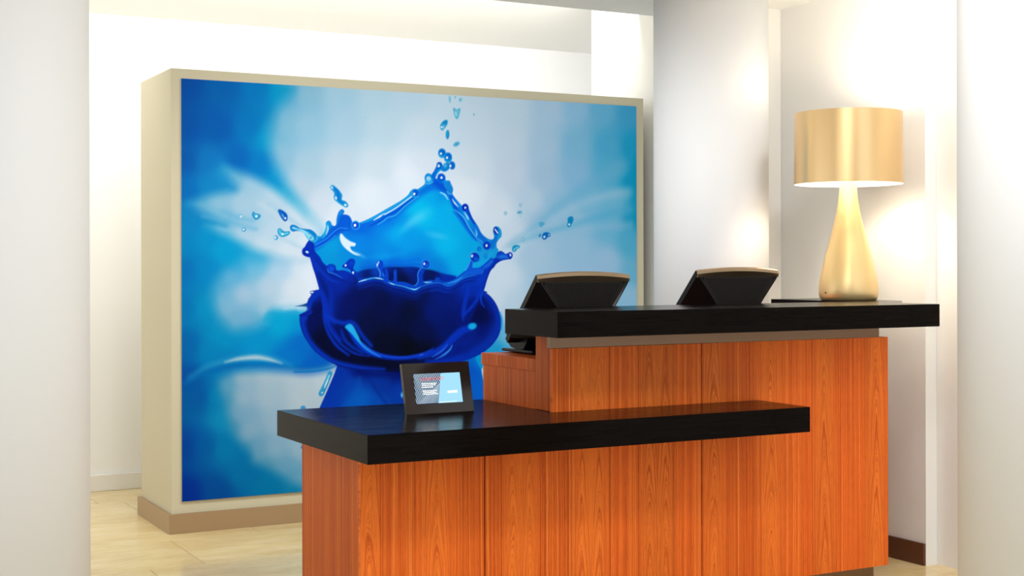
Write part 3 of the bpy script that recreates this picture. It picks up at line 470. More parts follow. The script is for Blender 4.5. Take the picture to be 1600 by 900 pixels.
    poly([(833.5,911.7),(850.8,898.6),(869.6,881.0),(888.4,875.7),(903.5,888.9),(897.8,910.9),(893.9,928.5),(912.8,949.8),(903.3,964.7),(884.5,953.6),(873.2,933.7),(850.7,929.3),(835.8,921.8)],(0,42,168),soft=3.1)
    stroke([(841.4,924.0),(860.1,928.4),(876.5,939.5)],[3.4,4.8,3.4],(40,130,215),soft=3.4,op=0.8)
    poly([(860.2,897.7),(883.7,882.3),(897.8,891.1),(893.0,910.9),(869.5,917.5)],(0,60,188),soft=13.6,op=0.8)
    ell((850.8,910.8),(5.1,5.1),(225,240,255),soft=2.4)
    ell((892.0,948.3),(5.1,6.8),(200,230,250),soft=2.7)
    poly([(1018.9,904.6),(1026.1,889.9),(1040.5,884.6),(1055.9,889.9),(1060.7,906.8),(1057.7,933.5),(1064.4,965.6),(1070.1,973.6),(1040.3,975.7),(1043.3,949.0),(1028.4,925.4)],(0,62,190),soft=3.1)
    stroke([(1022.2,915.7),(1033.2,929.0),(1042.8,949.0),(1041.8,969.0)],[3.5,4.8,5.5,4.8],(60,155,230),soft=3.5)
    stroke([(1058.6,951.3),(1062.0,963.8),(1069.2,967.0)],[3.5,4.9,3.5],(50,150,230),soft=3.1,op=0.8)
    ell((1027.0,907.7),(4.5,9.0),(190,225,250),soft=2.8)
    ell((1033.8,895.7),(4.2,6.9),(150,205,245),soft=2.8)
    stroke([(1075.3,931.9),(1079.5,957.0),(1076.4,990.4)],[13.9,19.1,27.8],(0,58,185),soft=4.5)
    stroke([(1127.9,940.5),(1129.7,965.6),(1126.0,996.3)],[17.5,15.7,24.5],(0,60,188),soft=4.2)
    stroke([(1121.8,946.0),(1123.6,968.4)],[3.5,3.5],(30,110,215),soft=2.8,op=0.7)
    poly([(1271.9,932.6),(1290.5,929.9),(1296.7,941.2),(1287.3,963.7),(1287.3,991.9),(1290.3,1008.9),(1265.6,1011.5),(1247.0,1017.0),(1258.2,991.7),(1258.3,955.1)],(0,52,178),soft=4.3)
    stroke([(1279.4,924.2),(1262.6,943.8),(1257.0,963.5),(1259.4,991.7),(1250.7,1011.4),(1237.8,1018.6)],[5.7,5.7,5.3,5.7,5.3,4.2],(40,130,225),soft=3.2)
    ell((1304.9,905.6),(23.8,24.9),(60,160,230),soft=3.6)
    ell((1304.9,906.2),(21.3,22.4),(0,52,180),soft=4.3)
    ell((1310.4,913.0),(10.7,9.2),(0,85,205),soft=7.1)
    ell((1294.9,903.3),(5.0,6.4),(235,245,255),soft=2.5)
    poly([(1568.2,887.7),(1587.5,899.2),(1582.9,922.2),(1590.6,930.8),(1555.2,950.8),(1532.8,950.7),(1552.1,919.2)],(5,85,208),soft=4.4)
    stroke([(1565.7,890.6),(1552.1,919.2),(1537.3,939.3)],[4.4,5.1,4.4],(70,170,232),soft=3.6)
    stroke([(1584.3,902.1),(1582.9,922.2)],4.7,(70,170,232),soft=3.3)
    ell((1593.4,867.0),(30.0,27.8),(70,175,232),ang=25,soft=3.7)
    ell((1595.3,868.7),(27.8,25.6),(0,50,178),ang=25,soft=4.4)
    ell((1603.0,879.1),(14.6,9.5),(0,90,205),ang=25,soft=7.3)
    ell((1578.3,861.8),(5.8,8.0),(210,235,250),ang=20,soft=2.9)
    ell((1667.7,805.2),(23.2,22.8),(0,55,190),soft=4.4)
    ell((1666.5,806.2),(11.0,10.3),(0,35,150),soft=5.5)
    ell((1666.1,805.2),(6.3,7.4),(240,248,255),soft=2.6)
    ell((1621.7,823.7),(13.2,13.2),(0,105,205),soft=3.7)
    ell((1624.5,825.8),(7.3,8.1),(0,130,215),soft=3.7)
    ell((1659.4,862.8),(10.3,13.2),(0,110,208),soft=3.7)
    ell((1657.4,861.7),(6.2,8.8),(10,150,220),soft=3.7)
    ell((906.6,703.3),(23.6,23.6),(60,170,228),soft=3.4)
    ell((905.9,704.0),(19.1,19.1),(0,75,195),soft=4.1)
    ell((902.7,704.0),(6.5,7.5),(245,250,255),soft=2.7)
    ell((1537.4,601.4),(20.4,21.1),(0,45,178),soft=3.6)
    ell((1538.2,602.5),(5.5,5.8),(245,250,255),soft=2.2)
    stroke([(1549.7,617.4),(1568.8,648.1),(1591.9,682.3)],[21.9,18.2,14.6],(0,62,192),soft=9.1,clip='wall')
    poly([(1707.3,724.9),(1712.5,707.7),(1724.1,702.9),(1736.1,713.0),(1739.7,736.2),(1730.8,745.6),(1715.1,741.1)],(0,50,178),soft=5.5,clip='wall')
    stroke([(1751.8,717.5),(1754.4,740.7),(1741.2,766.4)],[14.8,14.8,18.5],(20,150,210),soft=7.4,clip='wall')
    stroke([(1722.3,720.7),(1734.1,736.3)],6.7,(240,248,255),soft=2.6)
    ell((1718.8,716.6),(3.3,3.7),(230,242,255),soft=1.8)
    ell((1321.3,450.5),(23.5,27.1),(10,140,212),soft=3.6)
    ell((1322.8,458.2),(16.4,14.2),(60,180,228),soft=8.9)
    ell((1321.7,450.1),(10.7,9.3),(205,235,245),soft=5.7)
    ell((1322.8,450.1),(3.6,3.6),(60,120,170),soft=2.1)
    stroke([(1300.3,475.8),(1322.7,480.3),(1348.9,467.7)],[3.6,5.0,3.6],(80,185,235),soft=2.8)
    ell((1242.7,531.3),(23.3,24.0),(30,155,218),soft=3.5)
    ell((1246.4,529.5),(17.0,17.7),(0,85,200),soft=4.9)
    ell((1237.9,534.8),(6.0,6.7),(240,250,255),soft=2.5)
    stroke([(1349.0,440.5),(1362.2,412.9),(1379.2,385.2)],[25.0,17.9,21.5],(0,105,205),soft=4.3)
    ell((1385.6,380.6),(17.9,19.3),(0,90,195),soft=3.6)
    ell((1380.3,381.8),(7.2,8.6),(150,215,240),soft=3.6)
    ell((1382.2,383.7),(3.9,4.3),(245,250,255),soft=1.8)
    poly([(1405.6,379.8),(1415.7,366.8),(1440.9,365.0),(1445.9,383.1),(1438.3,401.6),(1418.1,411.3),(1395.4,407.4),(1393.0,389.3)],(5,125,205),soft=3.6)
    poly([(1410.6,375.1),(1425.7,370.1),(1428.2,383.7),(1415.6,390.9)],(110,200,228),soft=7.2,op=0.7)
    ell((1460.5,377.5),(18.0,21.7),(0,105,200),soft=3.6)
    ell((1449.8,380.6),(5.4,7.9),(235,247,252),soft=2.5)
    ell((1435.9,336.6),(24.5,27.4),(15,150,212),soft=3.6)
    ell((1437.8,330.4),(18.7,18.7),(0,105,200),soft=7.2)
    ell((1430.6,336.8),(5.8,6.8),(235,248,252),soft=2.5)
    ell((1400.1,314.6),(22.6,25.1),(25,155,215),soft=3.6)
    ell((1402.0,309.4),(18.7,17.9),(0,105,198),soft=7.2)
    ell((1394.4,316.5),(5.7,6.1),(240,250,252),soft=2.5)
    stroke([(1394.4,407.4),(1415.5,415.0),(1435.7,403.9)],[3.6,4.7,3.6],(150,215,238),soft=3.2,op=0.8)
    poly([(1466.6,73.7),(1478.4,71.0),(1488.5,78.0),(1504.5,68.6),(1509.3,80.1),(1498.5,119.1),(1488.4,128.1),(1476.5,114.8)],(75,178,212),soft=3.3)
    poly([(1476.6,80.2),(1488.5,84.9),(1500.3,79.0),(1494.3,108.6),(1488.4,116.9),(1479.5,104.0)],(130,203,225),soft=7.2)
    stroke([(1479.5,93.3),(1484.3,109.1)],4.3,(205,232,240),soft=2.9)
    poly([(1392.2,161.3),(1411.6,140.2),(1432.2,135.5),(1435.1,151.4),(1423.3,173.1),(1404.4,192.6),(1392.1,183.6)],(40,158,208),soft=3.2)
    poly([(1399.8,171.5),(1417.4,168.1),(1405.6,187.2)],(140,208,228),soft=7.2)
    poly([(1405.7,150.1),(1426.3,141.1),(1423.3,154.6)],(0,125,195),soft=7.2)
    ell((1398.5,174.9),(4.7,4.7),(235,248,250),soft=2.2)
    ell((1433.6,213.6),(10.8,24.1),(25,140,195),ang=3,soft=3.2)
    ell((1432.5,207.5),(5.0,13.0),(0,165,210),ang=3,soft=3.6)
    ell((1486.3,262.5),(21.0,13.0),(130,200,222),ang=-28,soft=3.6)
    ell((1487.0,262.5),(16.6,7.2),(60,160,200),ang=-25,soft=5.1)
    ell((1447.3,23.9),(6.1,18.0),(120,195,218),ang=-3,soft=3.6)
    ell((1479.7,11.8),(5.1,7.2),(120,195,218),ang=20,soft=2.9)
    ell((1510.6,23.2),(9.4,10.5),(120,198,220),ang=20,soft=3.6)
    ell((1591.5,98.9),(4.4,6.2),(110,185,215),soft=2.9)
    ell((1782.9,628.2),(9.7,9.7),(120,180,205),soft=3.7)
    ell((1782.9,628.2),(5.3,5.3),(185,212,225),soft=3.0)
    ell((1876.1,582.5),(9.0,9.0),(120,180,205),soft=3.8)
    ell((1876.1,582.5),(5.0,5.0),(185,212,225),soft=3.0)
    ell((1892.1,772.5),(9.4,10.5),(120,180,205),soft=3.8)
    ell((1892.1,772.5),(5.2,5.8),(185,212,225),soft=3.0)
    ell((1888.9,772.5),(9.0,9.8),(120,180,205),soft=3.8)
    ell((1888.9,772.5),(5.0,5.4),(185,212,225),soft=3.0)
    poly([(1852.9,627.3),(1862.3,614.9),(1883.3,612.5),(1885.6,624.8),(1878.5,643.3),(1869.2,643.5),(1865.5,631.2)],(120,185,208),soft=3.7)
    ell((1874.0,634.9),(6.8,6.8),(195,220,230),soft=3.0)
    ell((1869.2,622.7),(7.5,6.0),(80,160,190),soft=3.7)
    poly([(1993.7,676.8),(2005.6,673.3),(2022.2,674.4),(2028.4,682.6),(2019.8,693.0),(2005.5,700.6),(1996.0,697.4)],(80,172,205),soft=3.8)
    poly([(2185.6,643.1),(2200.2,638.7),(2213.3,646.9),(2212.3,665.7),(2202.5,682.6),(2192.7,697.3),(2178.2,698.7),(2172.4,687.1),(2177.3,670.3),(2175.9,653.6)],(5,138,192),soft=3.5)
    ell((2186.4,684.7),(6.2,6.2),(215,240,248),soft=3.1)
    poly([(2012.5,746.8),(2024.4,732.2),(2048.3,730.0),(2063.5,738.1),(2062.5,752.6),(2048.2,756.9),(2036.2,768.2),(2022.9,770.7),(2012.5,761.3)],(0,102,188),soft=3.4)
    ell((2026.8,755.0),(6.5,6.1),(215,238,250),soft=2.7)
    ell((2055.0,744.1),(4.2,4.2),(190,225,245),soft=2.3)
    ell((1998.3,748.1),(7.2,9.9),(40,140,185),ang=25,soft=3.0)
    poly([(1822.2,823.9),(1829.2,807.6),(1847.8,801.3),(1868.8,804.5),(1871.1,815.6),(1854.7,823.8),(1845.4,836.1),(1833.8,839.4),(1824.5,834.1)],(15,148,195),soft=3.4)
    stroke([(1835.2,828.0),(1843.1,819.8),(1861.8,812.7)],[9.7,5.2,7.5],(120,205,222),soft=3.4)
    ell((296.3,665.6),(9.0,10.3),(110,180,205),soft=3.2)
    ell((298.2,667.5),(5.8,6.4),(205,222,230),soft=2.6)
    poly([(353.9,657.2),(361.8,642.2),(372.8,650.5),(392.6,654.5),(399.2,664.2),(390.3,675.8),(374.9,683.2),(361.8,674.1)],(25,138,190),soft=2.9)
    poly([(364.0,654.9),(375.0,656.9),(388.2,660.9),(379.3,673.8),(368.4,669.7)],(90,185,215),soft=4.9)
    ell((376.9,665.4),(5.2,5.2),(235,248,252),soft=2.3)
    ell((312.4,732.3),(10.0,10.0),(40,140,190),soft=2.9)
    ell((311.5,731.4),(5.5,5.5),(210,235,242),soft=2.6)
    poly([(488.9,635.9),(495.6,628.1),(512.6,633.4),(532.7,648.1),(539.4,665.2),(535.8,683.7),(523.6,688.1),(510.2,676.3),(496.8,655.1)],(0,82,175),soft=3.0)
    stroke([(508.0,650.6),(513.4,659.1),(520.5,668.4)],[3.3,7.9,3.3],(170,210,235),soft=2.6)
    ell((527.1,672.9),(4.9,5.3),(235,245,252),soft=2.0)
    stroke([(499.1,637.9),(508.0,650.6),(516.9,674.1)],[6.6,6.6,6.6],(0,120,195),soft=4.9,op=0.7)
    poly([(486.8,738.7),(490.0,725.9),(501.2,723.6),(510.1,732.1),(525.7,739.7),(548.2,738.2),(551.8,748.0),(539.2,759.7),(514.5,767.2),(498.8,762.2),(489.9,751.6)],(15,145,190),soft=3.0)
    stroke([(496.7,732.2),(503.3,749.3),(516.7,753.5),(541.4,746.8)],[6.6,9.9,9.9,6.6],(110,198,220),soft=3.9)
    ell((512.8,752.2),(4.9,5.3),(235,248,250),soft=2.3)
    ell((477.6,770.8),(11.1,11.1),(30,130,185),soft=2.9)
    ell((474.3,770.5),(6.6,7.5),(190,222,235),soft=2.9)
    poly([(551.9,720.9),(555.0,709.3),(568.6,704.8),(586.6,710.6),(607.0,722.5),(634.2,725.7),(661.6,728.4),(682.1,741.2),(697.2,760.6),(695.8,782.4),(677.4,793.3),(659.1,786.9),(640.9,769.7),(620.5,741.8),(593.3,735.6),(568.5,739.3),(556.3,732.5)],(0,120,190),soft=3.0)
    stroke([(568.5,720.7),(593.4,727.8),(620.6,735.3),(638.7,748.1)],[10.0,6.6,10.0,16.6],(150,215,232),soft=4.0)
    stroke([(638.7,748.1),(654.6,763.1),(668.3,773.9)],[16.7,26.7,23.3],(125,205,222),soft=6.7)
    ell((662.7,769.5),(4.7,4.3),(40,120,170),soft=2.7)
    stroke([(693.5,760.7),(694.4,778.0),(677.4,792.0)],[3.3,4.0,3.3],(90,190,230),soft=2.7)
    poly([(767.9,508.3),(779.5,499.2),(800.4,510.5),(823.6,534.1),(833.9,551.4),(831.0,573.3),(852.5,581.7),(866.5,601.2),(858.5,612.3),(842.1,609.1),(800.2,583.6),(787.7,565.5),(788.7,539.2),(772.5,521.2)],(20,142,200),soft=3.1)
    stroke([(786.4,513.0),(807.3,534.4),(811.9,560.6),(823.5,582.2),(846.9,599.3)],[6.8,20.3,23.7,10.2,6.8],(0,118,198),soft=6.8)
    ell((777.2,512.4),(4.4,8.8),(190,225,240),ang=-30,soft=2.7)
    ell((798.9,565.2),(4.4,8.8),(225,242,250),ang=-10,soft=2.4)
    ell((850.1,600.2),(7.5,4.8),(235,248,252),ang=30,soft=2.7)
    stroke([(800.2,581.8),(823.5,598.9),(844.5,609.0)],3.4,(120,205,230),soft=2.7)
    stroke([(728.2,1140.2),(735.0,1199.1),(759.1,1261.8),(804.2,1325.3),(867.2,1373.3)],[10.1,13.5,16.9,16.9,10.1],(0,45,172),soft=6.8,op=0.9)
    stroke([(768.5,1233.7),(791.6,1272.5),(826.4,1317.2),(896.6,1363.2),(979.5,1382.5)],[6.8,13.6,13.6,13.6,6.8],(0,40,160),soft=6.8,op=0.9)
    stroke([(826.6,1246.0),(844.0,1290.3),(885.0,1329.9),(943.9,1364.7)],[10.2,17.0,17.0,10.2],(0,45,168),soft=8.5,op=0.85)
    stroke([(745.5,1167.7),(797.6,1196.1),(844.2,1208.0),(873.5,1203.2),(902.9,1217.6),(944.1,1276.4),(991.6,1327.5)],[17.0,20.4,23.9,20.4,20.4,20.4,17.0],(0,48,178),soft=10.2,op=0.85)
    stroke([(860.5,1228.1),(913.3,1305.4),(977.2,1356.9),(1063.3,1386.3),(1165.1,1398.1),(1264.6,1389.6),(1342.9,1365.0)],[17.4,34.8,34.8,24.4,20.9,20.9,10.4],(0,44,176),soft=8.7)
    stroke([(920.4,1292.3),(973.7,1343.6),(1063.3,1383.0),(1165.1,1394.7),(1246.1,1389.0)],[7.0,10.4,8.3,7.0,7.0],(20,70,205),soft=5.2,op=0.8)
    poly([(847.1,1227.3),(860.0,1215.0),(879.4,1213.2),(895.8,1230.1),(920.5,1275.8),(938.1,1312.1),(991.5,1357.9),(1045.3,1389.1),(991.5,1365.1),(949.9,1338.4),(908.6,1294.8),(885.1,1266.6),(855.8,1238.5)],(28,165,222),soft=5.5)
    stroke([(941.7,1319.4),(991.5,1359.0),(1041.7,1385.6)],[13.8,10.3,3.4],(25,110,220),soft=5.2,op=0.8)
    stroke([(1575.0,1248.0),(1517.3,1263.9),(1463.8,1303.7),(1410.7,1346.6),(1342.9,1378.6),(1264.6,1399.7)],[32.4,43.2,43.2,39.6,32.4,18.0],(0,48,182),soft=12.6,op=0.95)
    ell((1578.9,1239.9),(25.5,17.5),(12,170,226),ang=-8,soft=6.6)
    stroke([(1458.7,1338.9),(1443.4,1363.5),(1408.0,1389.7),(1357.8,1411.7)],[3.6,10.8,12.2,3.6],(50,135,228),soft=4.7)
    stroke([(1428.3,1335.7),(1403.1,1362.3),(1367.9,1383.9),(1340.3,1397.5)],[3.6,9.3,9.3,3.6],(28,95,215),soft=5.7)
    stroke([(1209.2,1392.3),(1248.6,1389.1),(1283.2,1381.2),(1323.0,1364.4),(1348.0,1347.0)],[10.6,17.7,14.2,10.6,3.5],(5,50,180),soft=7.1,op=0.8)
    stroke([(1263.4,1387.3),(1283.2,1382.5)],[3.5,7.1],(50,110,220),soft=4.3,op=0.8)
    stroke([(1298.0,1422.3),(1357.8,1415.3),(1433.2,1390.6),(1489.1,1332.9),(1530.1,1288.3)],[10.8,18.0,18.0,18.0,10.8],(0,32,140),soft=10.8,op=0.6)
    stroke([(1555.0,1028.3),(1547.3,1068.4),(1532.4,1125.5),(1525.9,1171.3),(1522.6,1205.6)],[18.2,21.8,25.4,25.4,7.3],(0,48,182),soft=9.1,op=0.9)
    stroke([(1629.1,1040.5),(1606.3,1097.9),(1567.6,1143.3),(1532.3,1177.1)],[14.6,18.3,18.3,11.0],(0,48,186),soft=8.0,op=0.9)
    stroke([(1606.5,1014.4),(1600.0,1046.0),(1603.2,1074.8)],[7.3,12.8,7.3],(0,45,178),soft=7.3,op=0.7)
    stroke([(1643.9,1058.0),(1630.9,1080.9),(1635.4,1115.6),(1652.8,1139.0)],[11.0,11.0,9.5,3.7],(0,58,198),soft=5.5)
    stroke([(764.9,1463.2),(741.2,1516.2),(716.2,1564.1)],[25.2,25.2,28.6],(45,145,190),soft=3.4)
    stroke([(760.3,1474.5),(737.7,1522.6)],[10.1,8.8],(140,200,218),soft=4.7)
    stroke([(753.4,1497.1),(734.2,1535.5)],3.7,(215,235,240),soft=2.4)
    ell((721.4,1559.4),(3.4,3.7),(230,245,250),soft=2.0)
    stroke([(772.5,1465.1),(748.1,1523.0),(727.2,1567.9)],3.4,(0,110,165),soft=2.7)
    ell((619.0,1632.6),(13.3,11.6),(45,140,190),soft=3.3)
PX0, PX1, PZ0, PZ1, PY = 1.8061, 4.4435, 0.1536, 2.2108, 6.7417
pw, ph = (PX1 - PX0), (PZ1 - PZ0)
panel = boxo('painting', 0, pw, 0, 0.0145, 0, ph, M['aluminium'], loc=(PX0, PY + 0.001, PZ0))
tag(panel, 'large mural print of a blue liquid splash crown on the partition', 'painting')
NX, NY = 820, 640
gx, gy = np.meshgrid(np.linspace(0.0008, pw - 0.0008, NX), np.linspace(0.0008, ph - 0.0008, NY))
cv = Canvas(gx * 1000, (ph - gy) * 1000); paint(cv)
rng = np.random.default_rng(3); rgb = cv.C + rng.normal(0, 1.6, cv.C.shape)
rgb = np.clip(rgb / 255, 0, 1); rgb = np.where(rgb <= 0.04045, rgb / 12.92, ((rgb + 0.055) / 1.055) ** 2.4)
PRINT_GAIN = np.array([0.84, 0.885, 0.98])
rgb = np.clip(rgb * PRINT_GAIN, 0, 1)
me = bpy.data.meshes.new('print')
co = np.stack([gx.ravel(), np.zeros(gx.size), gy.ravel()], 1).astype(np.float32)
idx = np.arange(NX * NY).reshape(NY, NX)
q = np.stack([idx[:-1, :-1], idx[:-1, 1:], idx[1:, 1:], idx[1:, :-1]], -1).reshape(-1, 4)
me.vertices.add(len(co)); me.vertices.foreach_set('co', co.ravel())
me.loops.add(q.size); me.loops.foreach_set('vertex_index', q.ravel().astype(np.int32))
me.polygons.add(len(q)); me.polygons.foreach_set('loop_start', np.arange(0, q.size, 4, dtype=np.int32)); me.polygons.foreach_set('loop_total', np.full(len(q), 4, dtype=np.int32))
me.update(calc_edges=True)
ca = me.color_attributes.new('ink', 'FLOAT_COLOR', 'POINT')
ca.data.foreach_set('color', np.concatenate([rgb, np.ones((len(rgb), 1))], 1).astype(np.float32).ravel())
m, nt, b = mat('mural_ink'); at = nt.nodes.new('ShaderNodeAttribute'); at.attribute_name = 'ink'
nt.links.new(at.outputs['Color'], b.inputs['Base Color']); b.inputs['Roughness'].default_value = 0.55; b.inputs['Specular IOR Level'].default_value = 0.04
me.materials.append(m)
pr = bpy.data.objects.new('print', me); COL.objects.link(pr); pr.parent = panel; pr.location = (0, -0.0012, 0); pr['label'] = 'printed blue splash picture'

# ------------------------------------------------------------------ the reception desk
desk = empty('reception_desk', (2.8, 4.45, 0))
tag(desk, 'stepped reception desk faced in orange-brown teak veneer panels', 'desk')
bY, bot, top, low = 4.207, 0.10, 1.0094, 0.6988
L = (2.8, 4.45, 0)
def D(o): o.parent = desk; o.matrix_parent_inverse = Matrix.Translation((-L[0], -L[1], 0)); return o
# carcasses set back behind the veneer
D(boxo('carcass', 1.7095, 2.42, bY + 0.021, 4.755, bot, low, M['carcass']))
D(boxo('carcass', 2.436, 3.954, bY + 0.021, 4.318, bot, top - 0.002, M['carcass']))
edges = [1.707, 1.775, 1.90, 2.06, 2.1575, 2.222, 2.3735, 2.4965, 2.657, 2.778, 2.943, 3.0565, 3.168, 3.321, 3.434, 3.581, 3.698, 3.842, 3.967]
kinds = ['s', 'n', 'n', 's', 'n', 'n', 'd', 'n', 'd', 'n', 'd', 'n', 's', 'n', 's', 'n', 's', 'n']
kinds = ['s', 'n', 's', 'n', 'n', 'd', 'n', 'd', 'n', 'd', 'n', 's', 'n', 's', 'n', 's', 'n', 's']
gaps = {4: 0.0022, 11: 0.0022}
for i, (x0, x1) in enumerate(zip(edges, edges[1:])):
    g0 = gaps.get(i, 0.0008 if 4 < i < 11 else 0.00025); g1 = gaps.get(i + 1, 0.0008 if 4 < i + 1 < 11 else 0.00025)
    if i == 0: g0 = 0
    if i == len(edges) - 2: g1 = 0
    tall = x0 >= 2.42
    parts_z = [(bot, top)] if tall else ([(bot, low)] if x1 < 2.43 else [(bot, low)])
    cx = (x0 + x1) / 2; h = (x1 - x0) / 2
    mm = {'s': M['wood_single'], 'd': M['wood_double'], 'n': M['wood_straight']}[kinds[i]]
    if x0 < 2.42 < x1:      # this leaf is cut by the step: low left of the corner, tall right of it
        bm = bmesh.new()
        pts = [(-h + g0, bot), (h - g1, bot), (h - g1, top), (2.4233 - cx, top), (2.4233 - cx, low), (-h + g0, low)]
        a = [bm.verts.new((x, 0, z)) for x, z in pts]; c = [bm.verts.new((x, 0.018, z)) for x, z in pts]; n = len(pts)
        bm.faces.new(a); bm.faces.new(c[::-1])
        for k in range(n): bm.faces.new((a[k], a[(k + 1) % n], c[(k + 1) % n], c[k]))
        bmesh.ops.recalc_face_normals(bm, faces=bm.faces)
    else:
        bm = bmesh.new(); box(bm, -h + g0, h - g1, 0, 0.018, bot, parts_z[0][1])
    D(put('veneer_panel', bm, mm, loc=(cx, bY, 0)))
D(boxo('end_panel', 1.707, 1.709, bY + 0.019, 4.757, bot, low, M['wood_shaded_side'], bev=0.0))
D(boxo('end_panel', 2.4233, 2.4355, bY + 0.019, 4.326, 0.7905, 1.0605, M['wood_shaded_side']))
D(boxo('end_panel', 3.955, 3.967, bY + 0.019, 4.318, bot, top, M['wood_shaded_side']))
D(boxo('plinth', 1.76, 3.917, bY + 0.03, 4.31, 0.0008, 0.0995, M['steel']))['label'] = 'recessed metal plinth'
D(boxo('metal_strip', 2.41, 3.916, bY - 0.006, bY + 0.016, 1.0103, 1.061, M['steel'], bev=0.001))['label'] = 'brushed metal strip under the high worktop'

def slab(name, pts, z0, z1, label):
    bm = bmesh.new(); prism(bm, [(x - pts[0][0], y - pts[0][1]) for x, y in pts], 0, z1 - z0)
    bmesh.ops.bevel(bm, geom=list(bm.edges), offset=0.0012, segments=2, affect='EDGES')
    return tag(put(name, bm, M['wenge'], loc=(pts[0][0], pts[0][1], z0)), label, 'worktop')
slab('worktop', [(1.6106, 3.9106), (3.3179, 3.9106), (3.3179, 4.2055), (2.4218, 4.2055), (2.4218, 4.746), (1.6106, 4.746)], 0.6994, 0.7889,
     'low black wood worktop at the left, carrying the digital photo frame')
slab('worktop', [(2.2851, 3.9325), (3.9724, 3.9325), (3.9724, 4.14), (4.205, 4.375), (4.205, 4.893), (3.93, 4.893), (3.93, 4.38), (2.60, 4.38), (2.2851, 4.2985)], 1.0618, 1.1473,
     'high black wood worktop in front of the monitors, carrying the gold lamp')

# staff side desk behind the step
sd = empty('side_desk', (2.9, 4.55, 0)); tag(sd, 'lower teak staff desk behind the high worktop, under the monitors', 'desk')
def SD(o): o.parent = sd; o.matrix_parent_inverse = Matrix.Translation((-2.9, -4.55, 0)); return o
SD(boxo('desktop', 2.4233, 3.70, 4.328, 4.751, 0.922, 0.9665, M['wood_shaded_side'], bev=0.001))
SD(boxo('side_panel', 2.4245, 2.445, 4.328, 4.738, 0.7905, 0.9215, M['wood_shaded_side']))
SD(boxo('side_panel', 2.4245, 2.445, 4.328, 4.738, 0.001, 0.7900, M['wood_shaded_side']))
SD(boxo('return_panel', 3.70, 3.944, 4.33, 4.88, 0.001, 1.0605, M['wood_shaded_side']))

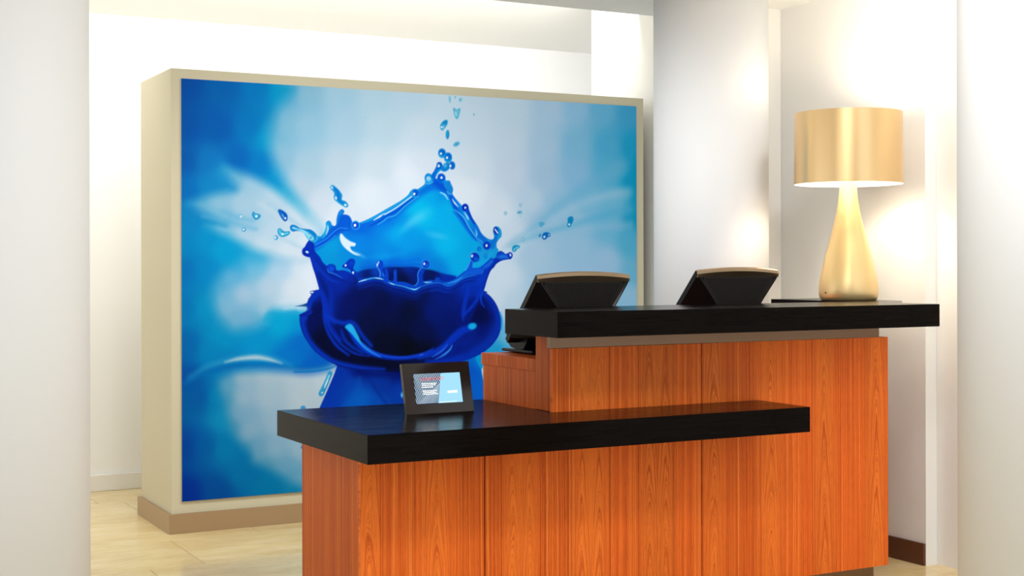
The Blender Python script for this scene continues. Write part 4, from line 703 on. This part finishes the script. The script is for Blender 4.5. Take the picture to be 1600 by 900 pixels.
# ------------------------------------------------------------------ monitors
def monitor(xl, yt, zt, label, wid=0.396):
    """back of a tilted screen: xl left end, yt depth of the top edge, zt its height"""
    r = empty('monitor', (xl + wid / 2, yt + 0.255, 0.9672)); tag(r, label, 'monitor', 'monitors behind the high worktop')
    w = wid / 2; O = Vector((0, -0.255, zt - 0.9672))
    s, hgt = math.sin(math.radians(45.5)), 0.335       # the screen leans 45 degrees
    dn = Vector((0, math.cos(math.radians(45.5)), -s))  # down along the screen
    P = lambda x, d, n=0: O + Vector((x, 0, 0)) + dn * d + Vector((0, -s, -math.cos(math.radians(45.5)))) * n
    def arc(x): return 0.016 * (1 - (x / w) ** 2)
    N = 24; xs = [-w + 2 * w * i / N for i in range(N + 1)]
    # rim slab of the screen, its top edge bowed
    bm = bmesh.new(); ring = []
    for x in xs:
        e = -arc(x); pr_ = [P(x, e, -0.010), P(x, e - 0.002, -0.002), P(x, e + 0.004, 0.009), P(x, 0.03, 0.012), P(x, hgt, 0.012), P(x, hgt, -0.010)]
        ring.append([bm.verts.new(v) for v in pr_])
    for a, c in zip(ring, ring[1:]):
        for k in range(6): bm.faces.new((a[k], a[(k + 1) % 6], c[(k + 1) % 6], c[k]))
    bm.faces.new(ring[0][::-1]); bm.faces.new(ring[-1]); bmesh.ops.recalc_face_normals(bm, faces=bm.faces)
    put('screen_rim', bm, M['black_plastic'], r)
    # bronze top strip
    bm = bmesh.new(); ring = []
    for x in xs:
        x *= 0.997; e = -arc(x)
        pr_ = [P(x, e - 0.0035, -0.009), P(x, e - 0.0055, -0.001), P(x, e + 0.001, 0.009), P(x, 0.012, 0.016), P(x, 0.012, 0.0125), P(x, e + 0.002, 0.004)]
        ring.append([bm.verts.new(v) for v in pr_])
    for a, c in zip(ring, ring[1:]):
        for k in range(6): bm.faces.new((a[k], a[(k + 1) % 6], c[(k + 1) % 6], c[k]))
    bm.faces.new(ring[0][::-1]); bm.faces.new(ring[-1]); bmesh.ops.recalc_face_normals(bm, faces=bm.faces)
    put('top_strip', bm, M['bronze'], r)['label'] = 'bronze strip along the top edge'
    # wedge housing: upright perforated back, slanting cheeks
    bm = bmesh.new()
    def bk(x, z): return Vector((x, -0.255 - 0.004 - 0.02 * (zt - 0.012 - z), z - 0.9672))
    zb = 1.035
    def half(z): return w * 0.965 - 0.74 * (zt - 0.012 - z) if z > zt - 0.13 else w * 0.965 - 0.74 * 0.118
    rowsz = [zt - 0.014, zt - 0.07, zt - 0.13, zb + 0.03, zb]
    L_, R_, LF, RF = [], [], [], []
    for z in rowsz:
        h = half(z); d = (zt - z) / s
        L_.append(bm.verts.new(bk(-h, z))); R_.append(bm.verts.new(bk(h, z)))
        LF.append(bm.verts.new(P(-w * 0.985, d, 0.0125))); RF.append(bm.verts.new(P(w * 0.985, d, 0.0125)))
    for i in range(len(rowsz) - 1):
        bm.faces.new((L_[i], R_[i], R_[i + 1], L_[i + 1])); bm.faces.new((LF[i], L_[i], L_[i + 1], LF[i + 1])); bm.faces.new((R_[i], RF[i], RF[i + 1], R_[i + 1])); bm.faces.new((RF[i], LF[i], LF[i + 1], RF[i + 1]))
    bm.faces.new((LF[0], RF[0], R_[0], L_[0])); bm.faces.new((L_[-1], R_[-1], RF[-1], LF[-1])); bmesh.ops.recalc_face_normals(bm, faces=bm.faces)
    hs = put('housing', bm, M['black_plastic'], r)
    # perforation rows and two screw holes
    bm = bmesh.new(); zr = zt - 0.027; k = 0
    while zr > zt - 0.128:
        hw = half(zr) - 0.022; nx = int(2 * hw / 0.0092)
        for i in range(nx + 1):
            x = -hw + 2 * hw * (i + (0.5 if k % 2 else 0)) / max(nx, 1)
            if x > hw: continue
            c = bk(x, zr) + Vector((0, -0.0006, 0)); rr = 0.0019
            bm.faces.new([bm.verts.new(c + Vector((rr * math.cos(t), 0, rr * math.sin(t)))) for t in (0, 1.05, 2.09, 3.14, 4.19, 5.24)])
        zr -= 0.0075; k += 1
    put('perforation', bm, M['grille'], hs)['kind'] = 'stuff'
    for sx in (-1, 1):
        bm = bmesh.new(); c = bk(sx * (half(zt - 0.024) - 0.012), zt - 0.024) + Vector((0, -0.0008, 0))
        bm.faces.new([bm.verts.new(c + Vector((0.0026 * math.cos(t), 0, 0.0042 * math.sin(t)))) for t in [2 * math.pi * q / 10 for q in range(10)]])
        put('screw_hole', bm, M['grille'], hs)
    # glowing screen on the staff side
    bm = bmesh.new()
    bm.faces.new([bm.verts.new(P(x, d, -0.0108)) for x, d in ((-w * .93, 0.02), (w * .93, 0.02), (w * .93, hgt - 0.03), (-w * .93, hgt - 0.03))])
    put('screen', bm, M['monitor_glass'], r)
    # chin, hinge and foot on the staff desk
    bm = bmesh.new()
    pr_ = [(0.02, 0.118), (0.052, 0.098), (0.075, 0.066), (0.068, 0.042), (0.04, 0.022), (0.0, 0.016), (-0.06, 0.016), (-0.09, 0.05), (-0.085, 0.09)]
    a = [bm.verts.new((-w * .74, y, z)) for y, z in pr_]; c = [bm.verts.new((w * .74, y, z)) for y, z in pr_]; n = len(pr_)
    for i in range(n): bm.faces.new((a[i], a[(i + 1) % n], c[(i + 1) % n], c[i]))
    bm.faces.new(a[::-1]); bm.faces.new(c); bmesh.ops.recalc_face_normals(bm, faces=bm.faces)
    put('hinge', bm, M['black_plastic'], r)
    bm = bmesh.new(); box(bm, -w * .80, w * .80, -0.15, 0.092, 0.004, 0.0155, 0.004); box(bm, -w * .6, -w * .5, 0.05, 0.08, 0, 0.0045); box(bm, w * .5, w * .6, 0.05, 0.08, 0, 0.0045); box(bm, -w * .6, w * .6, -0.14, -0.11, 0, 0.0045)
    put('foot', bm, M['black_plastic'], r)
    return r
monitor(2.468, 4.398, 1.256, 'black tilted monitor seen from behind, standing before the mural, left of the two')
monitor(3.174, 4.400, 1.270, 'black tilted monitor seen from behind, next to the gold lamp, right of the two')

# ------------------------------------------------------------------ table lamp
lamp = empty('table_lamp', (4.07, 4.55, 1.1475)); tag(lamp, 'tall gold table lamp with drum shade and bottle base on the high worktop', 'lamp')
bm = bmesh.new()
prof = [(0.0, 0.0005), (0.112, 0.0005), (0.117, 0.004), (0.1215, 0.014), (0.1245, 0.033), (0.1235, 0.060), (0.1205, 0.086), (0.113, 0.120), (0.1030, 0.160), (0.0910, 0.207), (0.0795, 0.250), (0.0680, 0.295), (0.0580, 0.335), (0.0490, 0.375), (0.0425, 0.415), (0.0375, 0.455), (0.0345, 0.495), (0.0330, 0.540), (0.0, 0.541)]
lathe(bm, prof, 96); bmesh.ops.remove_doubles(bm, verts=bm.verts, dist=1e-5); bmesh.ops.recalc_face_normals(bm, faces=bm.faces)
put('lamp_base', bm, M['gold'], lamp, smooth=True)
bm = bmesh.new(); lathe(bm, [(0.2265, 0.4915), (0.2240, 0.793)], 128); lathe(bm, [(0.2265, 0.4915), (0.2248, 0.4915)], 128); lathe(bm, [(0.2240, 0.793), (0.2222, 0.793)], 128)
sh = put('lamp_shade', bm, M['gold_shade'], lamp, smooth=True)
bm = bmesh.new(); lathe(bm, [(0.2248, 0.4916), (0.2222, 0.793)], 128); put('shade_lining', bm, M['lining'], sh, smooth=True)
bm = bmesh.new()
for k in range(3):
    t = 2 * math.pi * k / 3; tube(bm, [(0.018 * math.cos(t), 0.018 * math.sin(t), 0.57), (0.2225 * math.cos(t), 0.2225 * math.sin(t), 0.575)], 0.002)
put('shade_spider', bm, M['steel'], sh)
bm = bmesh.new(); lathe(bm, [(0.0, 0.541), (0.018, 0.542), (0.018, 0.595), (0.0, 0.596)], 24); put('bulb_socket', bm, M['lining'], lamp, smooth=True)
bm = bmesh.new(); bmesh.ops.create_uvsphere(bm, u_segments=24, v_segments=16, radius=0.032); put('bulb', bm, M['bulb'], lamp, loc=(0, 0, 0.628), smooth=True)
d = bpy.data.lights.new('lamp_light', 'POINT'); d.energy = 15; d.color = (1, 0.88, 0.70); d.shadow_soft_size = 0.06
lo = bpy.data.objects.new('lamp_light', d); COL.objects.link(lo); lo.parent = lamp; lo.location = (0, 0, 0.655)
bm = bmesh.new(); box(bm, -0.1285, -0.121, -0.002, 0.002, 0.030, 0.036, 0.001); put('switch', bm, M['cable'], lamp)

# ------------------------------------------------------------------ digital photo frame
fr = empty('digital_photo_frame', (2.0765, 4.378, 0.7893), math.radians(1.87)); tag(fr, 'dark brown digital photo frame with a lit advert screen on the low worktop', 'photo frame')
tl = math.radians(-14.0)
fw, fh = 0.2611, 0.1765
tilt = empty('frame_body', (0, 0, 0)); 
COL.objects.unlink(tilt); bpy.data.objects.remove(tilt)
RX = Matrix.Rotation(tl, 4, 'X')
def F(o):
    o.parent = fr; o.data.transform(RX); return o
def emis(name, rgb, s=1.0): return plain(name, (0, 0, 0), 0.3, spec=0.1, emit=rgb, es=s)
M['scr_dark'] = emis('screen_navy', lin(26, 52, 88)); M['scr_stripe'] = emis('screen_stripe', lin(205, 228, 242), 0.85)
M['scr_pale'] = emis('screen_pale_blue', lin(160, 218, 242), 0.92); M['scr_white'] = emis('screen_white', (1, 1, 1), 1.0); M['scr_red'] = emis('screen_red', lin(240, 70, 80)); M['scr_grey'] = emis('screen_grey', lin(120, 170, 195))
bm = bmesh.new()
x0, x1, z0, z1 = -fw / 2, fw / 2, 0.0, fh
ix0, ix1, iz0, iz1 = x0 + 0.040, x1 - 0.038, 0.034, fh - 0.037
# four mitred rails, proud of the screen
def rail(bm, q):
    f = [bm.verts.new((x, y, z)) for (x, z), y in zip(q, (0, 0, 0, 0))]; bk_ = [bm.verts.new((x, 0.016, z)) for x, z in q]
    bm.faces.new(f); bm.faces.new(bk_[::-1])
    for k in range(4): bm.faces.new((f[k], f[(k + 1) % 4], bk_[(k + 1) % 4], bk_[k]))
for q_ in ([(x0, z0), (x1, z0), (ix1, iz0), (ix0, iz0)], [(x1, z0), (x1, z1), (ix1, iz1), (ix1, iz0)], [(x1, z1), (x0, z1), (ix0, iz1), (ix1, iz1)], [(x0, z1), (x0, z0), (ix0, iz0), (ix0, iz1)]): rail(bm, q_)
bmesh.ops.remove_doubles(bm, verts=bm.verts, dist=1e-6)
bmesh.ops.recalc_face_normals(bm, faces=bm.faces)
F(put('bezel', bm, M['bezel'], fr))
F(boxo('back_cover', x0 + .004, x1 - .004, 0.0165, 0.024, 0.004, fh - .004, M['black_plastic'], fr, bev=0.002))
bm = bmesh.new(); box(bm, -0.03, 0.03, 0.0245, 0.0275, 0.02, 0.115); bmesh.ops.rotate(bm, verts=bm.verts, cent=(0, 0.026, 0.115), matrix=Matrix.Rotation(math.radians(27), 3, 'X')); F(put('kickstand', bm, M['black_plastic'], fr))
sw, shh = ix1 - ix0, iz1 - iz0
def scr(name, polys, m, parent, lift):
    bm = bmesh.new()
    for pl in polys: bm.faces.new([bm.verts.new((ix0 + u * sw, 0.003 - lift, iz0 + v * shh)) for u, v in pl])
    bmesh.ops.recalc_face_normals(bm, faces=bm.faces)
    for f in bm.faces:
        if f.normal.y > 0: f.normal_flip()
    o = put(name, bm, m); o.data.transform(RX); o.parent = parent; return o
screen = F(boxo('screen', ix0, ix1, 0.003, 0.012, iz0, iz1, M['scr_dark'], fr))
# nested chevron stripes
def clip_line(p, d, umin, umax):
    t = 1e9
    if d[0] > 0: t = min(t, (umax - p[0]) / d[0])
    if d[0] < 0: t = min(t, (umin - p[0]) / d[0])
    if d[1] > 0: t = min(t, (1 - p[1]) / d[1])
    if d[1] < 0: t = min(t, (0 - p[1]) / d[1])
    return max(t, 0)
st = []
for k in range(24):
    f = k / 17; p = (0.03 + 0.50 * f, 0.03 + 0.62 * f)
    d1 = (-0.16 - 0.10 * f, 1.0); t0 = 0
    edge = lambda v: 0.470 + 0.115 * v
    if p[0] > edge(p[1]): t0 = (p[0] - edge(p[1])) / (0.115 - d1[0]); p = (p[0] + d1[0] * t0, p[1] + d1[1] * t0)
    if p[1] > 0.99: continue
    t = clip_line(p, d1, 0.002, 0.6); e = (p[0] + d1[0] * t, p[1] + d1[1] * t); h = 0.0068
    st.append([(p[0] - h, p[1]), (p[0] + h, p[1]), (e[0] + h, e[1]), (max(e[0] - h, 0), e[1])])
    if t0 == 0:
        d2 = (1.0, 0.02 + 0.35 * f); t = clip_line(p, d2, 0, edge(p[1])); e = (p[0] + d2[0] * t, p[1] + d2[1] * t); h = 0.0085
        st.append([(p[0], p[1] - h), (p[0], p[1] + h), (e[0], min(e[1] + h, 1)), (e[0], e[1] - h)])
scr('stripe', st, M['scr_stripe'], screen, 0.0003)['kind'] = 'stuff'
scr('pale_panel', [[(0.470, 0.0), (0.995, 0.0), (0.995, 0.995), (0.585, 0.995)]], M['scr_pale'], screen, 0.0006)['label'] = 'pale blue right half of the advert'
scr('text_bar', [[(0.69, .325), (0.90, .325), (0.90, .41), (0.69, .395)], [(0.50, 0.03), (0.87, 0.03), (0.87, 0.045), (0.50, 0.045)]], M['scr_white'], screen, 0.0009)
ln = []
for v, a, c in ((.655, .16, .47), (.60, .16, .45), (.535, .16, .40), (.415, .16, .47), (.36, .17, .44), (.305, .17, .49)):
    u = a
    while u < c:
        w_ = random.uniform(0.018, 0.045); ln.append([(u, v), (min(u + w_, c), v), (min(u + w_, c), v + 0.033), (u, v + 0.033)]); u += w_ + 0.008
scr('small_text', ln, M['scr_white'], screen, 0.0009)['kind'] = 'stuff'
cu = bpy.data.curves.new('heading', 'FONT'); cu.body = 'UNLOCK ART'; cu.size = 0.0235; cu.extrude = 0
to = bpy.data.objects.new('heading', cu); COL.objects.link(to)
bpy.context.view_layer.update(); dg = bpy.context.evaluated_depsgraph_get(); tm = bpy.data.meshes.new_from_object(to.evaluated_get(dg)); bpy.data.objects.remove(to)
xsn = [v.co.x for v in tm.vertices]; k_ = 0.50 * sw / (max(xsn) - min(xsn))
tm.transform(Matrix.Translation((ix0 + 0.14 * sw, 0.003 - 0.0012, iz0 + 0.775 * shh)) @ Matrix.Rotation(math.radians(90), 4, 'X') @ Matrix.Diagonal((k_, k_ * 1.0, 1, 1)))
tm.transform(RX); tm.materials.append(M['scr_red']); ho = bpy.data.objects.new('heading', tm); COL.objects.link(ho); ho.parent = screen; ho['label'] = 'red heading UNLOCK ART'
